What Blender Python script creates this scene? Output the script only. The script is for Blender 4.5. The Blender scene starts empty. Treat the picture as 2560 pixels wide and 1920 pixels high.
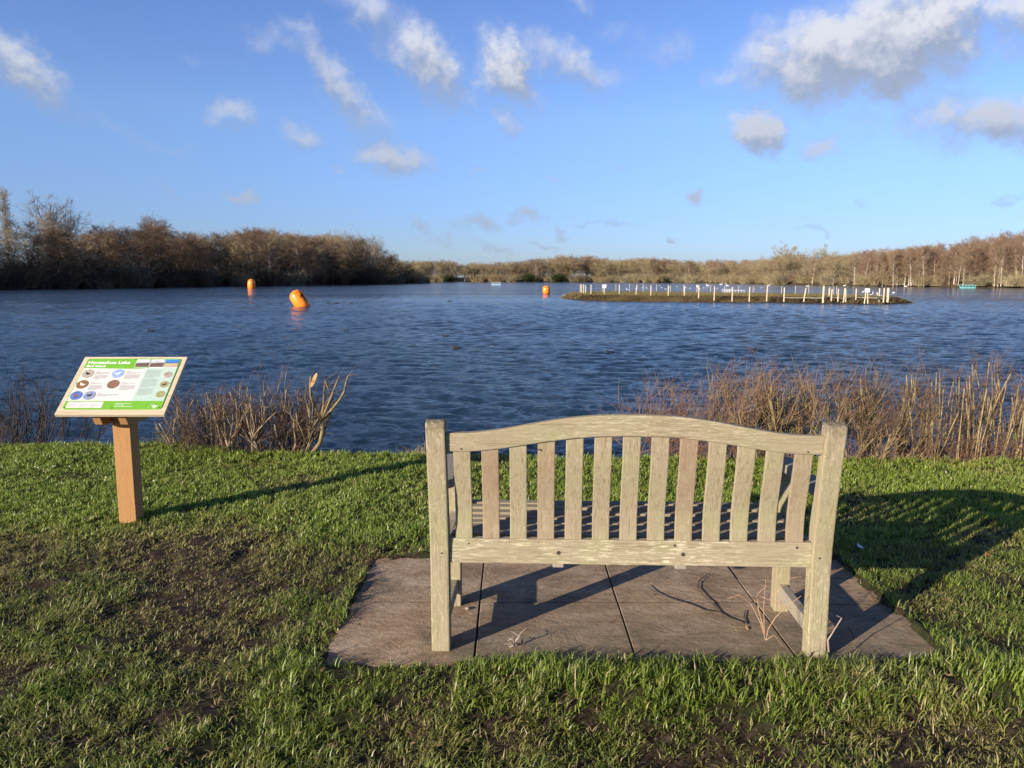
import bpy, bmesh, math, random
import numpy as np
from mathutils import Vector, Matrix, noise as mnoise
R = math.radians
rng = random.Random(7)
nr = np.random.default_rng(11)
S = bpy.context.scene
COL = S.collection

# ------------------------------------------------------------------ camera, sky, sun, exposure
PITCH = R(7.85); CAMH = 1.42; FPX = 769.0
cd = bpy.data.cameras.new('camera'); cam = bpy.data.objects.new('camera', cd); COL.objects.link(cam)
cam.location = (0, 0, CAMH); cam.rotation_euler = (R(90) - PITCH, 0, 0)
cd.sensor_width = 36; cd.lens = FPX / 1024 * 36; cd.clip_start = .05; cd.clip_end = 6000
S.camera = cam
S.view_settings.view_transform = 'Standard'; S.view_settings.look = 'None'
S.view_settings.exposure = 0.78; S.view_settings.gamma = 1; S.view_settings.use_curve_mapping = False
SUN_EL = R(14.8); SHX, SHY = .748, .663           # shadows fall along (SHX, SHY)
sd = bpy.data.lights.new('sun', 'SUN'); sd.energy = 5.0; sd.angle = R(.5); sd.color = (1, .87, .70)
sun = bpy.data.objects.new('sun', sd); COL.objects.link(sun)
sdir = Vector((SHX * math.cos(SUN_EL), SHY * math.cos(SUN_EL), -math.sin(SUN_EL)))
sun.rotation_euler = sdir.to_track_quat('-Z', 'Y').to_euler(); sun.location = (-20, -20, 20)

def ray(px, py):
    """direction through a pixel of the 1024x768 picture"""
    a = (px - 512) / FPX; b = (384 - py) / FPX
    c, s = math.cos(PITCH), math.sin(PITCH)
    return Vector((a, c + b * s, -s + b * c))
def at_z(px, py, z):
    d = ray(px, py); t = (z - CAMH) / d.z
    return Vector((d.x * t, d.y * t, z))
def at_y(px, py, y):
    d = ray(px, py); t = y / d.y
    return Vector((d.x * t, y, CAMH + d.z * t))
DS = 1024 / 2212                                   # overview pixels -> 1024 pixels

def make_world():
    w = bpy.data.worlds.new("World"); S.world = w; w.use_nodes = True
    nt = w.node_tree; N = nt.nodes; L = nt.links; N.clear()
    def nd(t, **k):
        n = N.new(t)
        for a, b in k.items(): setattr(n, a, b)
        return n
    out = nd('ShaderNodeOutputWorld'); bg = nd('ShaderNodeBackground'); bg.inputs[1].default_value = .112
    sky = nd('ShaderNodeTexSky', sky_type='NISHITA'); sky.sun_disc = False
    sky.sun_elevation = SUN_EL; sky.sun_rotation = math.atan2(-SHX, -SHY); sky.altitude = 50
    sky.air_density = 1.0; sky.dust_density = .35; sky.ozone_density = 2.2
    geo = nd('ShaderNodeTexCoord')
    sep = nd('ShaderNodeSeparateXYZ'); L.new(geo.outputs['Generated'], sep.inputs[0])
    def math_(op, a, b=None, c=None, clamp=False):
        n = nd('ShaderNodeMath', operation=op); n.use_clamp = clamp
        for i, v in enumerate((a, b, c)):
            if v is None: continue
            if isinstance(v, (int, float)): n.inputs[i].default_value = v
            else: L.new(v, n.inputs[i])
        return n.outputs[0]
    az = math_('ARCTAN2', sep.outputs[0], sep.outputs[1]); el = math_('ARCSINE', sep.outputs[2])
    comb = nd('ShaderNodeCombineXYZ'); L.new(az, comb.inputs[0]); L.new(el, comb.inputs[1])
    # (x, y, half width, half height, slope in degrees down to the right, strength) in overview pixels
    C = [(35,150,135,62,38,.95),(500,245,62,34,0,.62),(655,285,72,36,18,.62),(740,190,150,42,47,.72),(700,140,50,34,60,.5),
         (855,342,85,46,15,.92),(930,125,150,60,48,.85),(790,15,110,50,20,.6),(1095,150,95,62,52,1.12),(1230,128,150,42,14,.68),(1090,268,45,38,20,.62),
         (1850,105,255,100,-6,1.25),(1990,55,140,85,5,1.35),(1740,125,140,85,-20,1.15),(1665,170,60,42,-25,.7),(1900,150,190,60,3,1.2),
         (1640,292,68,46,10,1.25),(1775,293,52,36,0,.72),(2120,240,180,58,8,.95),(2200,265,140,60,10,1.0),(2030,280,90,50,30,.6),
         (2195,40,60,90,-60,.9),(1425,105,75,55,0,.42),(1562,168,60,34,-12,.58),(1730,192,34,24,0,.6),(600,95,80,35,25,.42),(1860,250,70,60,40,.4),
         (1140,472,50,20,0,.62),(1037,490,52,22,0,.62),(522,421,46,18,0,.6),(1500,441,28,18,30,.72),(1437,502,24,11,0,.58),(1175,522,34,12,0,.52),
         (1065,532,60,18,8,.45),(915,480,44,16,25,.45),(960,512,66,18,6,.42),(1025,372,34,18,0,.4),(1190,378,34,16,0,.35),(1340,355,32,16,0,.35),
         (1305,487,60,10,-6,.46),(1770,508,46,10,-4,.38),(365,412,40,12,20,.4),(745,386,28,16,30,.42),(330,375,26,12,20,.35),(1860,440,36,12,0,.4),(2180,412,40,13,-8,.4),
         (300,290,215,18,12,.30),(850,75,90,40,30,.5),(640,60,60,28,20,.42),(575,100,50,26,10,.4),(1330,60,60,25,10,.3),(1290,180,60,26,20,.4),(1250,15,50,24,0,.4),(420,120,40,14,0,.25),(1210,500,30,10,0,.45)]
    def build_group():
        g = bpy.data.node_groups.new('cloud_field', 'ShaderNodeTree')
        g.interface.new_socket('P', in_out='INPUT', socket_type='NodeSocketVector')
        g.interface.new_socket('F', in_out='OUTPUT', socket_type='NodeSocketFloat')
        gi = g.nodes.new('NodeGroupInput'); go = g.nodes.new('NodeGroupOutput')
        n1 = g.nodes.new('ShaderNodeTexNoise'); n1.inputs['Scale'].default_value = 12; n1.inputs['Detail'].default_value = 6; n1.inputs['Roughness'].default_value = .66
        g.links.new(gi.outputs[0], n1.inputs['Vector'])
        sb = g.nodes.new('ShaderNodeVectorMath'); sb.operation = 'SUBTRACT'; sb.inputs[1].default_value = (.5, .5, .5); g.links.new(n1.outputs['Color'], sb.inputs[0])
        sc = g.nodes.new('ShaderNodeVectorMath'); sc.operation = 'MULTIPLY_ADD'; sc.inputs[1].default_value = (.115, .09, 0)
        g.links.new(sb.outputs[0], sc.inputs[0]); g.links.new(gi.outputs[0], sc.inputs[2])
        prev = None
        for (x, y, a, b, sl, st) in C:
            d = ray(x * DS, y * DS).normalized(); caz = math.atan2(d.x, d.y); cel = math.asin(d.z)
            k = DS / FPX * math.cos(caz)
            if y > 350: st *= 1.15; a *= 1.15; b *= 1.0
            else: a *= 1.2; b *= 1.25; st *= .95
            m = g.nodes.new('ShaderNodeMapping'); m.vector_type = 'TEXTURE'
            m.inputs['Location'].default_value = (caz, cel, 0); m.inputs['Rotation'].default_value = (0, 0, R(-sl))
            m.inputs['Scale'].default_value = (a * k, b * k, 1)
            if prev is None: g.links.new(sc.outputs[0], m.inputs['Vector'])
            else:                                       # chained so that few values are alive at once
                cv = g.nodes.new('ShaderNodeVectorMath'); cv.operation = 'MULTIPLY_ADD'; cv.inputs[1].default_value = (1e-7, 1e-7, 1e-7)
                g.links.new(prev, cv.inputs[0]); g.links.new(sc.outputs[0], cv.inputs[2]); g.links.new(cv.outputs[0], m.inputs['Vector'])
            ln = g.nodes.new('ShaderNodeVectorMath'); ln.operation = 'LENGTH'; g.links.new(m.outputs[0], ln.inputs[0])
            mr = g.nodes.new('ShaderNodeMapRange'); mr.interpolation_type = 'SMOOTHSTEP'
            mr.inputs[1].default_value = 1.25; mr.inputs[2].default_value = 0; mr.inputs[3].default_value = 0; mr.inputs[4].default_value = st
            g.links.new(ln.outputs['Value'], mr.inputs[0])
            if prev is None: prev = mr.outputs[0]
            else:
                mx = g.nodes.new('ShaderNodeMath'); mx.operation = 'SMOOTH_MAX'; mx.inputs[2].default_value = .15
                g.links.new(prev, mx.inputs[0]); g.links.new(mr.outputs[0], mx.inputs[1]); prev = mx.outputs[0]
        n2 = g.nodes.new('ShaderNodeTexNoise'); n2.inputs['Scale'].default_value = 26; n2.inputs['Detail'].default_value = 5; n2.inputs['Roughness'].default_value = .6
        g.links.new(gi.outputs[0], n2.inputs['Vector'])
        ma = g.nodes.new('ShaderNodeMath'); ma.operation = 'MULTIPLY_ADD'; ma.inputs[1].default_value = .75; ma.inputs[2].default_value = -.40
        g.links.new(n2.outputs[0], ma.inputs[0])
        # noise only shapes the cloud where there is one
        mu = g.nodes.new('ShaderNodeMath'); mu.operation = 'MULTIPLY'; g.links.new(prev, mu.inputs[0])
        sm = g.nodes.new('ShaderNodeMapRange'); sm.inputs[1].default_value = -.4; sm.inputs[2].default_value = .05; sm.inputs[3].default_value = .25; sm.inputs[4].default_value = 1.2
        g.links.new(ma.outputs[0], sm.inputs[0]); g.links.new(sm.outputs[0], mu.inputs[1])
        g.links.new(mu.outputs[0], go.inputs[0])
        return g
    g = build_group()
    ga = nd('ShaderNodeGroup'); ga.node_tree = g; L.new(comb.outputs[0], ga.inputs[0])
    off = nd('ShaderNodeVectorMath', operation='ADD'); off.inputs[1].default_value = (-.008, .022, 0)
    lk = nd('ShaderNodeVectorMath', operation='MULTIPLY_ADD'); lk.inputs[1].default_value = (1e-7, 1e-7, 1e-7); L.new(ga.outputs[0], lk.inputs[0]); L.new(comb.outputs[0], lk.inputs[2])
    L.new(lk.outputs[0], off.inputs[0])
    gb = nd('ShaderNodeGroup'); gb.node_tree = g; L.new(off.outputs[0], gb.inputs[0])
    dens = nd('ShaderNodeMapRange', interpolation_type='SMOOTHSTEP'); dens.inputs[1].default_value = .04; dens.inputs[2].default_value = 1.08
    dens.inputs[4].default_value = .93
    L.new(ga.outputs[0], dens.inputs[0])
    lit = math_('SUBTRACT', ga.outputs[0], gb.outputs[0]); lit = math_('MULTIPLY_ADD', lit, 1.35, .40, clamp=True); lit = math_('MULTIPLY', lit, math_('MULTIPLY_ADD', el, 3.0, -.02, clamp=True))
    ramp = nd('ShaderNodeValToRGB'); L.new(lit, ramp.inputs[0])
    e = ramp.color_ramp.elements; e[0].position = .12; e[0].color = (1.9, 2.2, 2.85, 1); e[1].position = .85; e[1].color = (4.25, 4.3, 4.55, 1)
    # sky tint keeps the clear winter blue of the photograph
    tint = nd('ShaderNodeMix', data_type='RGBA', blend_type='MULTIPLY'); tint.inputs[0].default_value = 1
    tr = nd('ShaderNodeValToRGB'); L.new(math_('MULTIPLY', el, .9, None, clamp=True), tr.inputs[0])
    te = tr.color_ramp.elements
    while len(te) < len(SKYT): te.new(.5)
    for q_, (dg, cc) in zip(te, SKYT): q_.position = R(dg)*1.6/1.6*.9; q_.color = (*cc, 1)
    L.new(sky.outputs[0], tint.inputs[6]); L.new(tr.outputs[0], tint.inputs[7])
    mix = nd('ShaderNodeMix', data_type='RGBA'); L.new(dens.outputs[0], mix.inputs[0])
    L.new(tint.outputs[2], mix.inputs[6]); L.new(ramp.outputs[0], mix.inputs[7])
    L.new(mix.outputs[2], bg.inputs[0]); L.new(bg.outputs[0], out.inputs[0])
SKYT = [(0, (.40, .52, .95)), (4, (.46, .57, .98)), (11, (.66, .74, 1.05)), (25, (.56, .66, 1.04)), (38, (.32, .39, .68)), (58, (.09, .11, .20))]
make_world()

# ------------------------------------------------------------------ helpers
def tag(o, label=None, cat=None, group=None, kind=None):
    if label: o['label'] = label
    if cat: o['category'] = cat
    if group: o['group'] = group
    if kind: o['kind'] = kind
    return o
def empty(name, loc=(0, 0, 0), rz=0, label=None, cat=None, group=None):
    o = bpy.data.objects.new(name, None); COL.objects.link(o); o.location = loc; o.rotation_euler = (0, 0, rz)
    o.empty_display_size = .1
    return tag(o, label, cat, group)
def link(name, me, m=None, parent=None, smooth=False):
    if m is not None: me.materials.append(m)
    if smooth: me.polygons.foreach_set('use_smooth', [True] * len(me.polygons))
    o = bpy.data.objects.new(name, me); COL.objects.link(o)
    if parent is not None: o.parent = parent
    return o
class MB:
    def __init__(s): s.v = []; s.f = []
    def tube(s, pts, rad, n=6, cap=True):
        pts = [Vector(p) for p in pts]; b0 = len(s.v); m = len(pts)
        for i, p in enumerate(pts):
            t = (pts[min(i + 1, m - 1)] - pts[max(i - 1, 0)])
            t = t.normalized() if t.length > 1e-9 else Vector((0, 0, 1))
            u = t.cross(Vector((.31, .87, .17))).normalized(); w = t.cross(u)
            r = rad[i] if hasattr(rad, '__len__') else rad
            for k in range(n):
                a = 2 * math.pi * k / n; s.v.append(p + (u * math.cos(a) + w * math.sin(a)) * r)
        for i in range(m - 1):
            for k in range(n):
                a = b0 + i * n + k; b = b0 + i * n + (k + 1) % n
                s.f.append((a, b, b + n, a + n))
        if cap:
            s.f.append(tuple(b0 + k for k in range(n))[::-1]); s.f.append(tuple(b0 + (m - 1) * n + k for k in range(n)))
    def cone(s, p, q, r):
        t = (q - p); 
        if t.length < 1e-6: return
        u = t.cross(Vector((.3, .5, .81))).normalized() * r; w = t.normalized().cross(u); b = len(s.v)
        s.v += [p + u, p - u * .5 + w * .87, p - u * .5 - w * .87, q]
        s.f += [(b, b + 1, b + 3), (b + 1, b + 2, b + 3), (b + 2, b, b + 3)]
    def box(s, lo, hi):
        b = len(s.v)
        for z in (lo[2], hi[2]):
            for (x, y) in ((lo[0], lo[1]), (hi[0], lo[1]), (hi[0], hi[1]), (lo[0], hi[1])): s.v.append(Vector((x, y, z)))
        s.f += [(b+3, b+2, b+1, b), (b+4, b+5, b+6, b+7)] + [(b+i, b+(i+1) % 4, b+4+(i+1) % 4, b+4+i) for i in range(4)]
    def prism(s, poly, axis, a0, a1):
        """poly = 2-D outline; axis 0: (y,z) pushed along x; 1: (x,z) along y; 2: (x,y) along z"""
        b = len(s.v); n = len(poly)
        ar = sum(poly[i][0] * poly[(i+1) % n][1] - poly[(i+1) % n][0] * poly[i][1] for i in range(n))
        if ar < 0: poly = poly[::-1]
        for a in (a0, a1):
            for (p, q) in poly:
                s.v.append(Vector(((a, p, q), (p, a, q), (p, q, a))[axis]))
        fl = axis == 1
        lo = tuple(range(b, b + n)); hi = tuple(range(b + n, b + 2 * n))
        s.f.append(lo if fl else lo[::-1]); s.f.append(hi[::-1] if fl else hi)
        for i in range(n):
            q = (b+i, b+(i+1) % n, b+n+(i+1) % n, b+n+i); s.f.append(q[::-1] if fl else q)
    def ring_loft(s, rings):
        b = len(s.v); n = len(rings[0])
        for r in rings: s.v += [Vector(p) for p in r]
        for i in range(len(rings) - 1):
            for k in range(n):
                a = b + i*n + k; c = b + i*n + (k+1) % n; s.f.append((a, c, c+n, a+n))
        s.f.append(tuple(b + k for k in range(n))[::-1]); s.f.append(tuple(b + (len(rings)-1)*n + k for k in range(n)))
    def mesh(s, name):
        me = bpy.data.meshes.new(name); me.from_pydata([tuple(v) for v in s.v], [], s.f); me.update(); return me
    def build(s, name, m, parent=None, bevel=0, smooth=False, seg=2):
        me = s.mesh(name)
        if bevel:
            bm = bmesh.new(); bm.from_mesh(me)
            es = [e for e in bm.edges if len(e.link_faces) == 2 and e.calc_face_angle(0) > R(28)]
            bmesh.ops.bevel(bm, geom=es, offset=bevel, segments=seg, affect='EDGES', profile=.6)
            bm.to_mesh(me); bm.free()
            smooth = False
        return link(name, me, m, parent, smooth)
def np_mesh(name, V, F4=None, F3=None):
    me = bpy.data.meshes.new(name); me.vertices.add(len(V)); me.vertices.foreach_set('co', np.asarray(V, np.float32).ravel())
    n4 = 0 if F4 is None else len(F4); n3 = 0 if F3 is None else len(F3)
    idx = []; st = []; tot = []; p = 0
    if n4: idx.append(np.asarray(F4, np.int32).ravel()); st.append(np.arange(n4) * 4); tot.append(np.full(n4, 4)); p = n4 * 4
    if n3: idx.append(np.asarray(F3, np.int32).ravel()); st.append(p + np.arange(n3) * 3); tot.append(np.full(n3, 3))
    idx = np.concatenate(idx); me.loops.add(len(idx)); me.loops.foreach_set('vertex_index', idx)
    me.polygons.add(n4 + n3); me.polygons.foreach_set('loop_start', np.concatenate(st).astype(np.int32)); me.polygons.foreach_set('loop_total', np.concatenate(tot).astype(np.int32))
    me.update(calc_edges=True); return me
def copy_tree(o, parent=None):
    c = o.copy(); COL.objects.link(c)
    if parent is not None: c.parent = parent
    for ch in list(o.children): copy_tree(ch, c)
    return c
# numpy value noise
_perm = np.random.default_rng(3).random((256, 256))
def vnoise(x, y, s, seed=0):
    x = x / s + seed * 17.3 + 1000; y = y / s + seed * 9.1 + 1000
    xi = np.floor(x).astype(int); yi = np.floor(y).astype(int); fx = x - xi; fy = y - yi
    fx = fx*fx*(3-2*fx); fy = fy*fy*(3-2*fy)
    P = lambda a, b: _perm[a % 256, b % 256]
    return (P(xi, yi)*(1-fx) + P(xi+1, yi)*fx)*(1-fy) + (P(xi, yi+1)*(1-fx) + P(xi+1, yi+1)*fx)*fy
def fbm(x, y, s, o=4, seed=0):
    t = 0; a = .5; n = 0
    for i in range(o): t = t + a*vnoise(x, y, s/2**i, seed+i); n += a; a *= .5
    return t / n

# ------------------------------------------------------------------ materials
def newmat(name):
    m = bpy.data.materials.new(name); m.use_nodes = True; nt = m.node_tree; b = nt.nodes['Principled BSDF']
    return m, nt, b
def noise_n(nt, vec, scale, detail=5, rough=.6, stretch=None, dist=0):
    n = nt.nodes.new('ShaderNodeTexNoise'); n.inputs['Scale'].default_value = scale; n.inputs['Detail'].default_value = detail; n.inputs['Roughness'].default_value = rough
    n.inputs['Distortion'].default_value = dist
    if stretch:
        m = nt.nodes.new('ShaderNodeMapping'); m.inputs['Scale'].default_value = stretch; nt.links.new(vec, m.inputs[0]); vec = m.outputs[0]
    nt.links.new(vec, n.inputs['Vector']); return n.outputs['Fac']
def ramp_n(nt, fac, stops, interp='LINEAR'):
    r = nt.nodes.new('ShaderNodeValToRGB'); nt.links.new(fac, r.inputs[0]); el = r.color_ramp.elements; r.color_ramp.interpolation = interp
    while len(el) < len(stops): el.new(.5)
    for e, (p, c) in zip(el, stops): e.position = p; e.color = (*c, 1) if len(c) == 3 else c
    return r.outputs[0]
def mix_n(nt, fac, a, b, mode='MIX'):
    m = nt.nodes.new('ShaderNodeMix'); m.data_type = 'RGBA'; m.blend_type = mode
    for s, v in ((0, fac), (6, a), (7, b)):
        if isinstance(v, (int, float)): m.inputs[s].default_value = v
        elif isinstance(v, tuple): m.inputs[s].default_value = (*v, 1)
        else: nt.links.new(v, m.inputs[s])
    return m.outputs[2]
def bump_n(nt, b, h, strength=.3, dist=.01):
    n = nt.nodes.new('ShaderNodeBump'); n.inputs['Strength'].default_value = strength; n.inputs['Distance'].default_value = dist
    nt.links.new(h, n.inputs['Height']); nt.links.new(n.outputs[0], b.inputs['Normal']); return n
def obj_vec(nt): return nt.nodes.new('ShaderNodeTexCoord').outputs['Object']
def obj_rand(nt): return nt.nodes.new('ShaderNodeObjectInfo').outputs['Random']
def simple(name, c, c2=None, scale=8, rough=.8, spec=.3, stretch=None, bump=0, lo=.35, hi=.65, metal=0):
    m, nt, b = newmat(name); b.inputs['Roughness'].default_value = rough; b.inputs['Specular IOR Level'].default_value = spec; b.inputs['Metallic'].default_value = metal
    c2 = c2 or tuple(x * .7 for x in c)
    f = noise_n(nt, obj_vec(nt), scale, 6, .65, stretch)
    nt.links.new(ramp_n(nt, f, [(lo, c), (hi, c2)]), b.inputs['Base Color'])
    if bump: bump_n(nt, b, f, bump)
    return m
def wood(name, axis, fresh=False, lichen=.5, base=None, varied=False):
    """weathered timber, grain along the given axis"""
    m, nt, b = newmat(name); b.inputs['Roughness'].default_value = .82; b.inputs['Specular IOR Level'].default_value = .2
    v = obj_vec(nt); st = [46, 46, 46]; st[axis] = 1.8
    grain = noise_n(nt, v, 3, 8, .7, tuple(st), .6)
    st2 = [60, 60, 60]; st2[axis] = 14
    fine = noise_n(nt, v, 5, 4, .7, tuple(st2))
    blot = noise_n(nt, v, 5, 4, .6)
    if fresh:
        c = ramp_n(nt, grain, [(.3, (.28, .135, .05)), (.5, (.42, .23, .095)), (.7, (.34, .175, .07))])
        st3 = [10, 10, 10]; st3[axis] = 5
        knot = noise_n(nt, v, 1.1, 2, .5, tuple(st3))
        c = mix_n(nt, ramp_n(nt, knot, [(.66, (0, 0, 0)), (.74, (.6, .6, .6))]), c, (.16, .08, .035))
    else:
        c = ramp_n(nt, grain, [(.28, (.15, .115, .075)), (.42, (.28, .23, .15)), (.55, (.36, .305, .21)), (.66, (.31, .255, .175)), (.76, (.19, .15, .10))])
        c = mix_n(nt, ramp_n(nt, blot, [(.45, (0, 0, 0)), (.7, (.55, .55, .55))]), c, (.31, .31, .15))      # algae green
        if varied:
            rd = obj_rand(nt)
            rr = ramp_n(nt, rd, [(.0, (0, 0, 0)), (.45, (.1, .1, .1)), (.7, (.6, .6, .6)), (1, (.8, .8, .8))])
            b2 = noise_n(nt, v, 4, 3, .6, (2, 2, .8))
            pm = mix_n(nt, 1.0, rr, ramp_n(nt, b2, [(.35, (.25, .25, .25)), (.6, (1, 1, 1))]), 'MULTIPLY')
            red = mix_n(nt, fine, (.33, .22, .155), (.22, .13, .09))
            c = mix_n(nt, pm, c, red)
        sl = [8, 8, 60]; 
        if axis == 2: sl = [30, 30, 12]
        fl = noise_n(nt, v, 2.3, 5, .75, tuple(sl))
        bl2 = noise_n(nt, v, 2.6, 3, .5)
        msk = mix_n(nt, 1.0, ramp_n(nt, fl, [(.53, (0, 0, 0)), (.58, (1, 1, 1))]), ramp_n(nt, bl2, [(.42, (.05, .05, .05)), (.6, (1, 1, 1))]), 'MULTIPLY')
        msk = mix_n(nt, 1.0, msk, (lichen, lichen, lichen), 'MULTIPLY')
        c = mix_n(nt, msk, c, (.74, .69, .50))
    c = mix_n(nt, .25, c, ramp_n(nt, fine, [(.35, (.45, .42, .38)), (.6, (1, 1, 1))]), 'MULTIPLY')
    if not fresh and axis == 2 and not varied:                      # black weathering stains on the end grain of the posts
        sz = nt.nodes.new('ShaderNodeSeparateXYZ'); nt.links.new(v, sz.inputs[0])
        mr = nt.nodes.new('ShaderNodeMapRange'); mr.inputs[1].default_value = .86; mr.inputs[2].default_value = .93; nt.links.new(sz.outputs[2], mr.inputs[0])
        sn = noise_n(nt, v, 55, 5, .7)
        c = mix_n(nt, mix_n(nt, 1.0, mr.outputs[0], ramp_n(nt, sn, [(.38, (0, 0, 0)), (.50, (1, 1, 1))]), 'MULTIPLY'), c, (.07, .06, .045))
    if base: c = mix_n(nt, .6, c, base)
    nt.links.new(c, b.inputs['Base Color']); bump_n(nt, b, mix_n(nt, .5, grain, fine), .55, .004)
    return m
def twigmat(name, c1, c2, c3=None, scale=.8):
    m, nt, b = newmat(name); b.inputs['Roughness'].default_value = .8; b.inputs['Specular IOR Level'].default_value = .2
    f = noise_n(nt, obj_vec(nt), scale, 4, .6)
    c = ramp_n(nt, f, [(.35, c1), (.62, c2)])
    if c3:
        rd = obj_rand(nt); c = mix_n(nt, ramp_n(nt, rd, [(.3, (0, 0, 0)), (.9, (.7, .7, .7))]), c, c3)
    nt.links.new(c, b.inputs['Base Color']); return m

# ------------------------------------------------------------------ terrain
LAKE = [(-60, 6.4), (-98, 60), (-97, 110), (-89, 134), (-75, 165), (-60, 205), (-45, 245), (-32, 283), (-38, 300), (-70, 330), (-120, 372),
        (-60, 384), (0, 381), (40, 372), (70, 330), (79, 291), (81, 235), (86, 185), (101, 151), (120, 100), (110, 50), (60, 5.8),
        (30, 5.9), (6, 6.0), (3.0, 5.95), (1, 6.02), (-.6, 6.03), (-1.2, 6.12), (-2.2, 6.22), (-3.1, 6.38), (-4.6, 6.42), (-8, 6.5), (-30, 6.5)]
def lake_sd(x, y):
    """signed distance to the shoreline: positive on land"""
    d = np.full(np.shape(x), 1e9); ins = np.zeros(np.shape(x), bool); n = len(LAKE)
    for i in range(n):
        ax, ay = LAKE[i]; bx, by = LAKE[(i+1) % n]
        ex, ey = bx-ax, by-ay; t = np.clip(((x-ax)*ex + (y-ay)*ey) / (ex*ex+ey*ey), 0, 1)
        d = np.minimum(d, np.hypot(x-ax-t*ex, y-ay-t*ey))
        c = ((ay > y) != (by > y)) & (x < (bx-ax)*(y-ay)/((by-ay) if by != ay else 1e-9) + ax); ins ^= c
    return np.where(ins, -d, d)
WZ = -.55
SLAB = (-.715, 1.665, 2.60, 3.79)
def worn(x, y):
    """how trodden the turf is, 0 lush .. 1 mud"""
    g = lambda cx, cy, sx, sy: np.exp(-((x-cx)/sx)**2 - ((y-cy)/sy)**2)
    w = .74*g(-2.2, 3.75, 1.5, .38) + .55*g(-1.25, 3.4, .5, .42) + .35*g(-2.0, 2.9, 1.5, .5) + .35*g(2.45, 3.1, .45, .5) + .75*g(1.15, 2.52, .25, .06) + .35*g(-.5, 2.1, 2.5, .25) + .5*g(-2.25, 4.36, .25, .14)+.4*g(1.2,2.25,.5,.12)
    n = fbm(x, y, .42, 5, 2) 
    return np.clip(w + (n-.5)*1.6 + .03, 0, 1)
def height(x, y):
    d = lake_sd(x, y)
    near = (y < 30) & (np.abs(x) < 60)
    bank = np.clip(1 + d / .55, 0, 1); bank = bank*bank*(3-2*bank)
    lawn = -.008 + .05*(fbm(x, y, 1.3, 3, 5)-.5) + .038*(fbm(x, y, .13, 4, 9)-.5)*np.clip(1.4-np.abs(y-3)/8, 0.3, 1)
    lawn = lawn + .035*np.exp(-((x+3.3)/.9)**2-((y-6.2)/.35)**2)
    w = worn(x, y); lawn = lawn - .012*w + w*.030*(fbm(x, y, .07, 3, 19)-.5) + np.where((x > -.2) & (x < 1.95), .036, .012)*np.exp(-((y-2.54)/.17)**2)*((x > -.8) & (x < 1.95))
    # paving bed, with the turf standing a little proud round it
    en = .028*(fbm(x, y, .09, 3, 71)*2-1)
    de = np.minimum(np.minimum(np.abs(x-SLAB[0]-.012), np.abs(x-SLAB[1]+.012)) + 9*((y < 2.6) | (y > SLAB[3]+.1)), np.abs(y-SLAB[3]+.012) + 9*((x < SLAB[0]-.05) | (x > SLAB[1]+.05)))
    lawn = lawn + .022*np.exp(-(de/.045)**2)
    inx = (x > SLAB[0]+.015+en) & (x < SLAB[1]-.015-en) & (y > SLAB[2]+np.where(x > -.2, .10, .07)) & (y < SLAB[3]-.015-en)
    lawn = np.where(inx, -.018+.012*fbm(x, y, .05, 2, 3), lawn)
    hn = -.75 + bank*(lawn+.75) - np.clip((-d-.55)*.5, 0, 1.2)
    rise = np.clip(d/3, 0, 1)*.55 + np.clip((d-5)*.03, 0, 1.8) + 1.2*(fbm(x, y, 40, 3, 4)-.5)*np.clip(d/25, 0, 1)
    hill = 4*np.exp(-((x-185)/75)**2-((y-330)/110)**2) + 1*np.exp(-((x-150)/50)**2-((y-200)/60)**2)
    hf = np.where(d > 0, WZ + .02 + rise + hill*np.clip(d/30, 0, 1), WZ - .3 - np.clip(-d*.3, 0, 2))
    return np.where(near, hn, hf)
def hgt(x, y): return float(height(np.array([float(x)]), np.array([float(y)]))[0])
def axis_pts(dense_lo, dense_hi, step, lo, hi, g=1.12):
    c = list(np.arange(dense_lo, dense_hi+1e-6, step)); s = step; a = []; p = dense_lo
    while p > lo: s *= g; p -= s; a.append(p)
    b = []; s = step; p = dense_hi
    while p < hi: s = min(s*g, 400); p += s; b.append(p)
    return np.array(a[::-1] + c + b)
GM, gnt, gb = newmat('turf_soil')
gb.inputs['Roughness'].default_value = .9; gb.inputs['Specular IOR Level'].default_value = .15
_gv = gnt.nodes.new('ShaderNodeNewGeometry').outputs['Position']
_f = noise_n(gnt, _gv, 34, 8, .75)
_soil = ramp_n(gnt, _f, [(.34, (.011, .008, .005)), (.5, (.042, .030, .020)), (.68, (.13, .098, .068))])
_far = ramp_n(gnt, noise_n(gnt, _gv, .35, 6, .7), [(.35, (.085, .065, .035)), (.65, (.15, .115, .06))])
_tf = noise_n(gnt, _gv, 2.2, 6, .7)
_gr = ramp_n(gnt, _tf, [(.4, (.050, .085, .016)), (.6, (.060, .062, .020))])
_att = gnt.nodes.new('ShaderNodeAttribute'); _att.attribute_name = 'zone'
_sx = gnt.nodes.new('ShaderNodeSeparateColor'); gnt.links.new(_att.outputs['Color'], _sx.inputs[0])
_c = mix_n(gnt, _sx.outputs[0], _gr, _soil); _c = mix_n(gnt, _sx.outputs[1], _c, _far)
gnt.links.new(_c, gb.inputs['Base Color']); bump_n(gnt, gb, _f, .8, .02)
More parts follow.
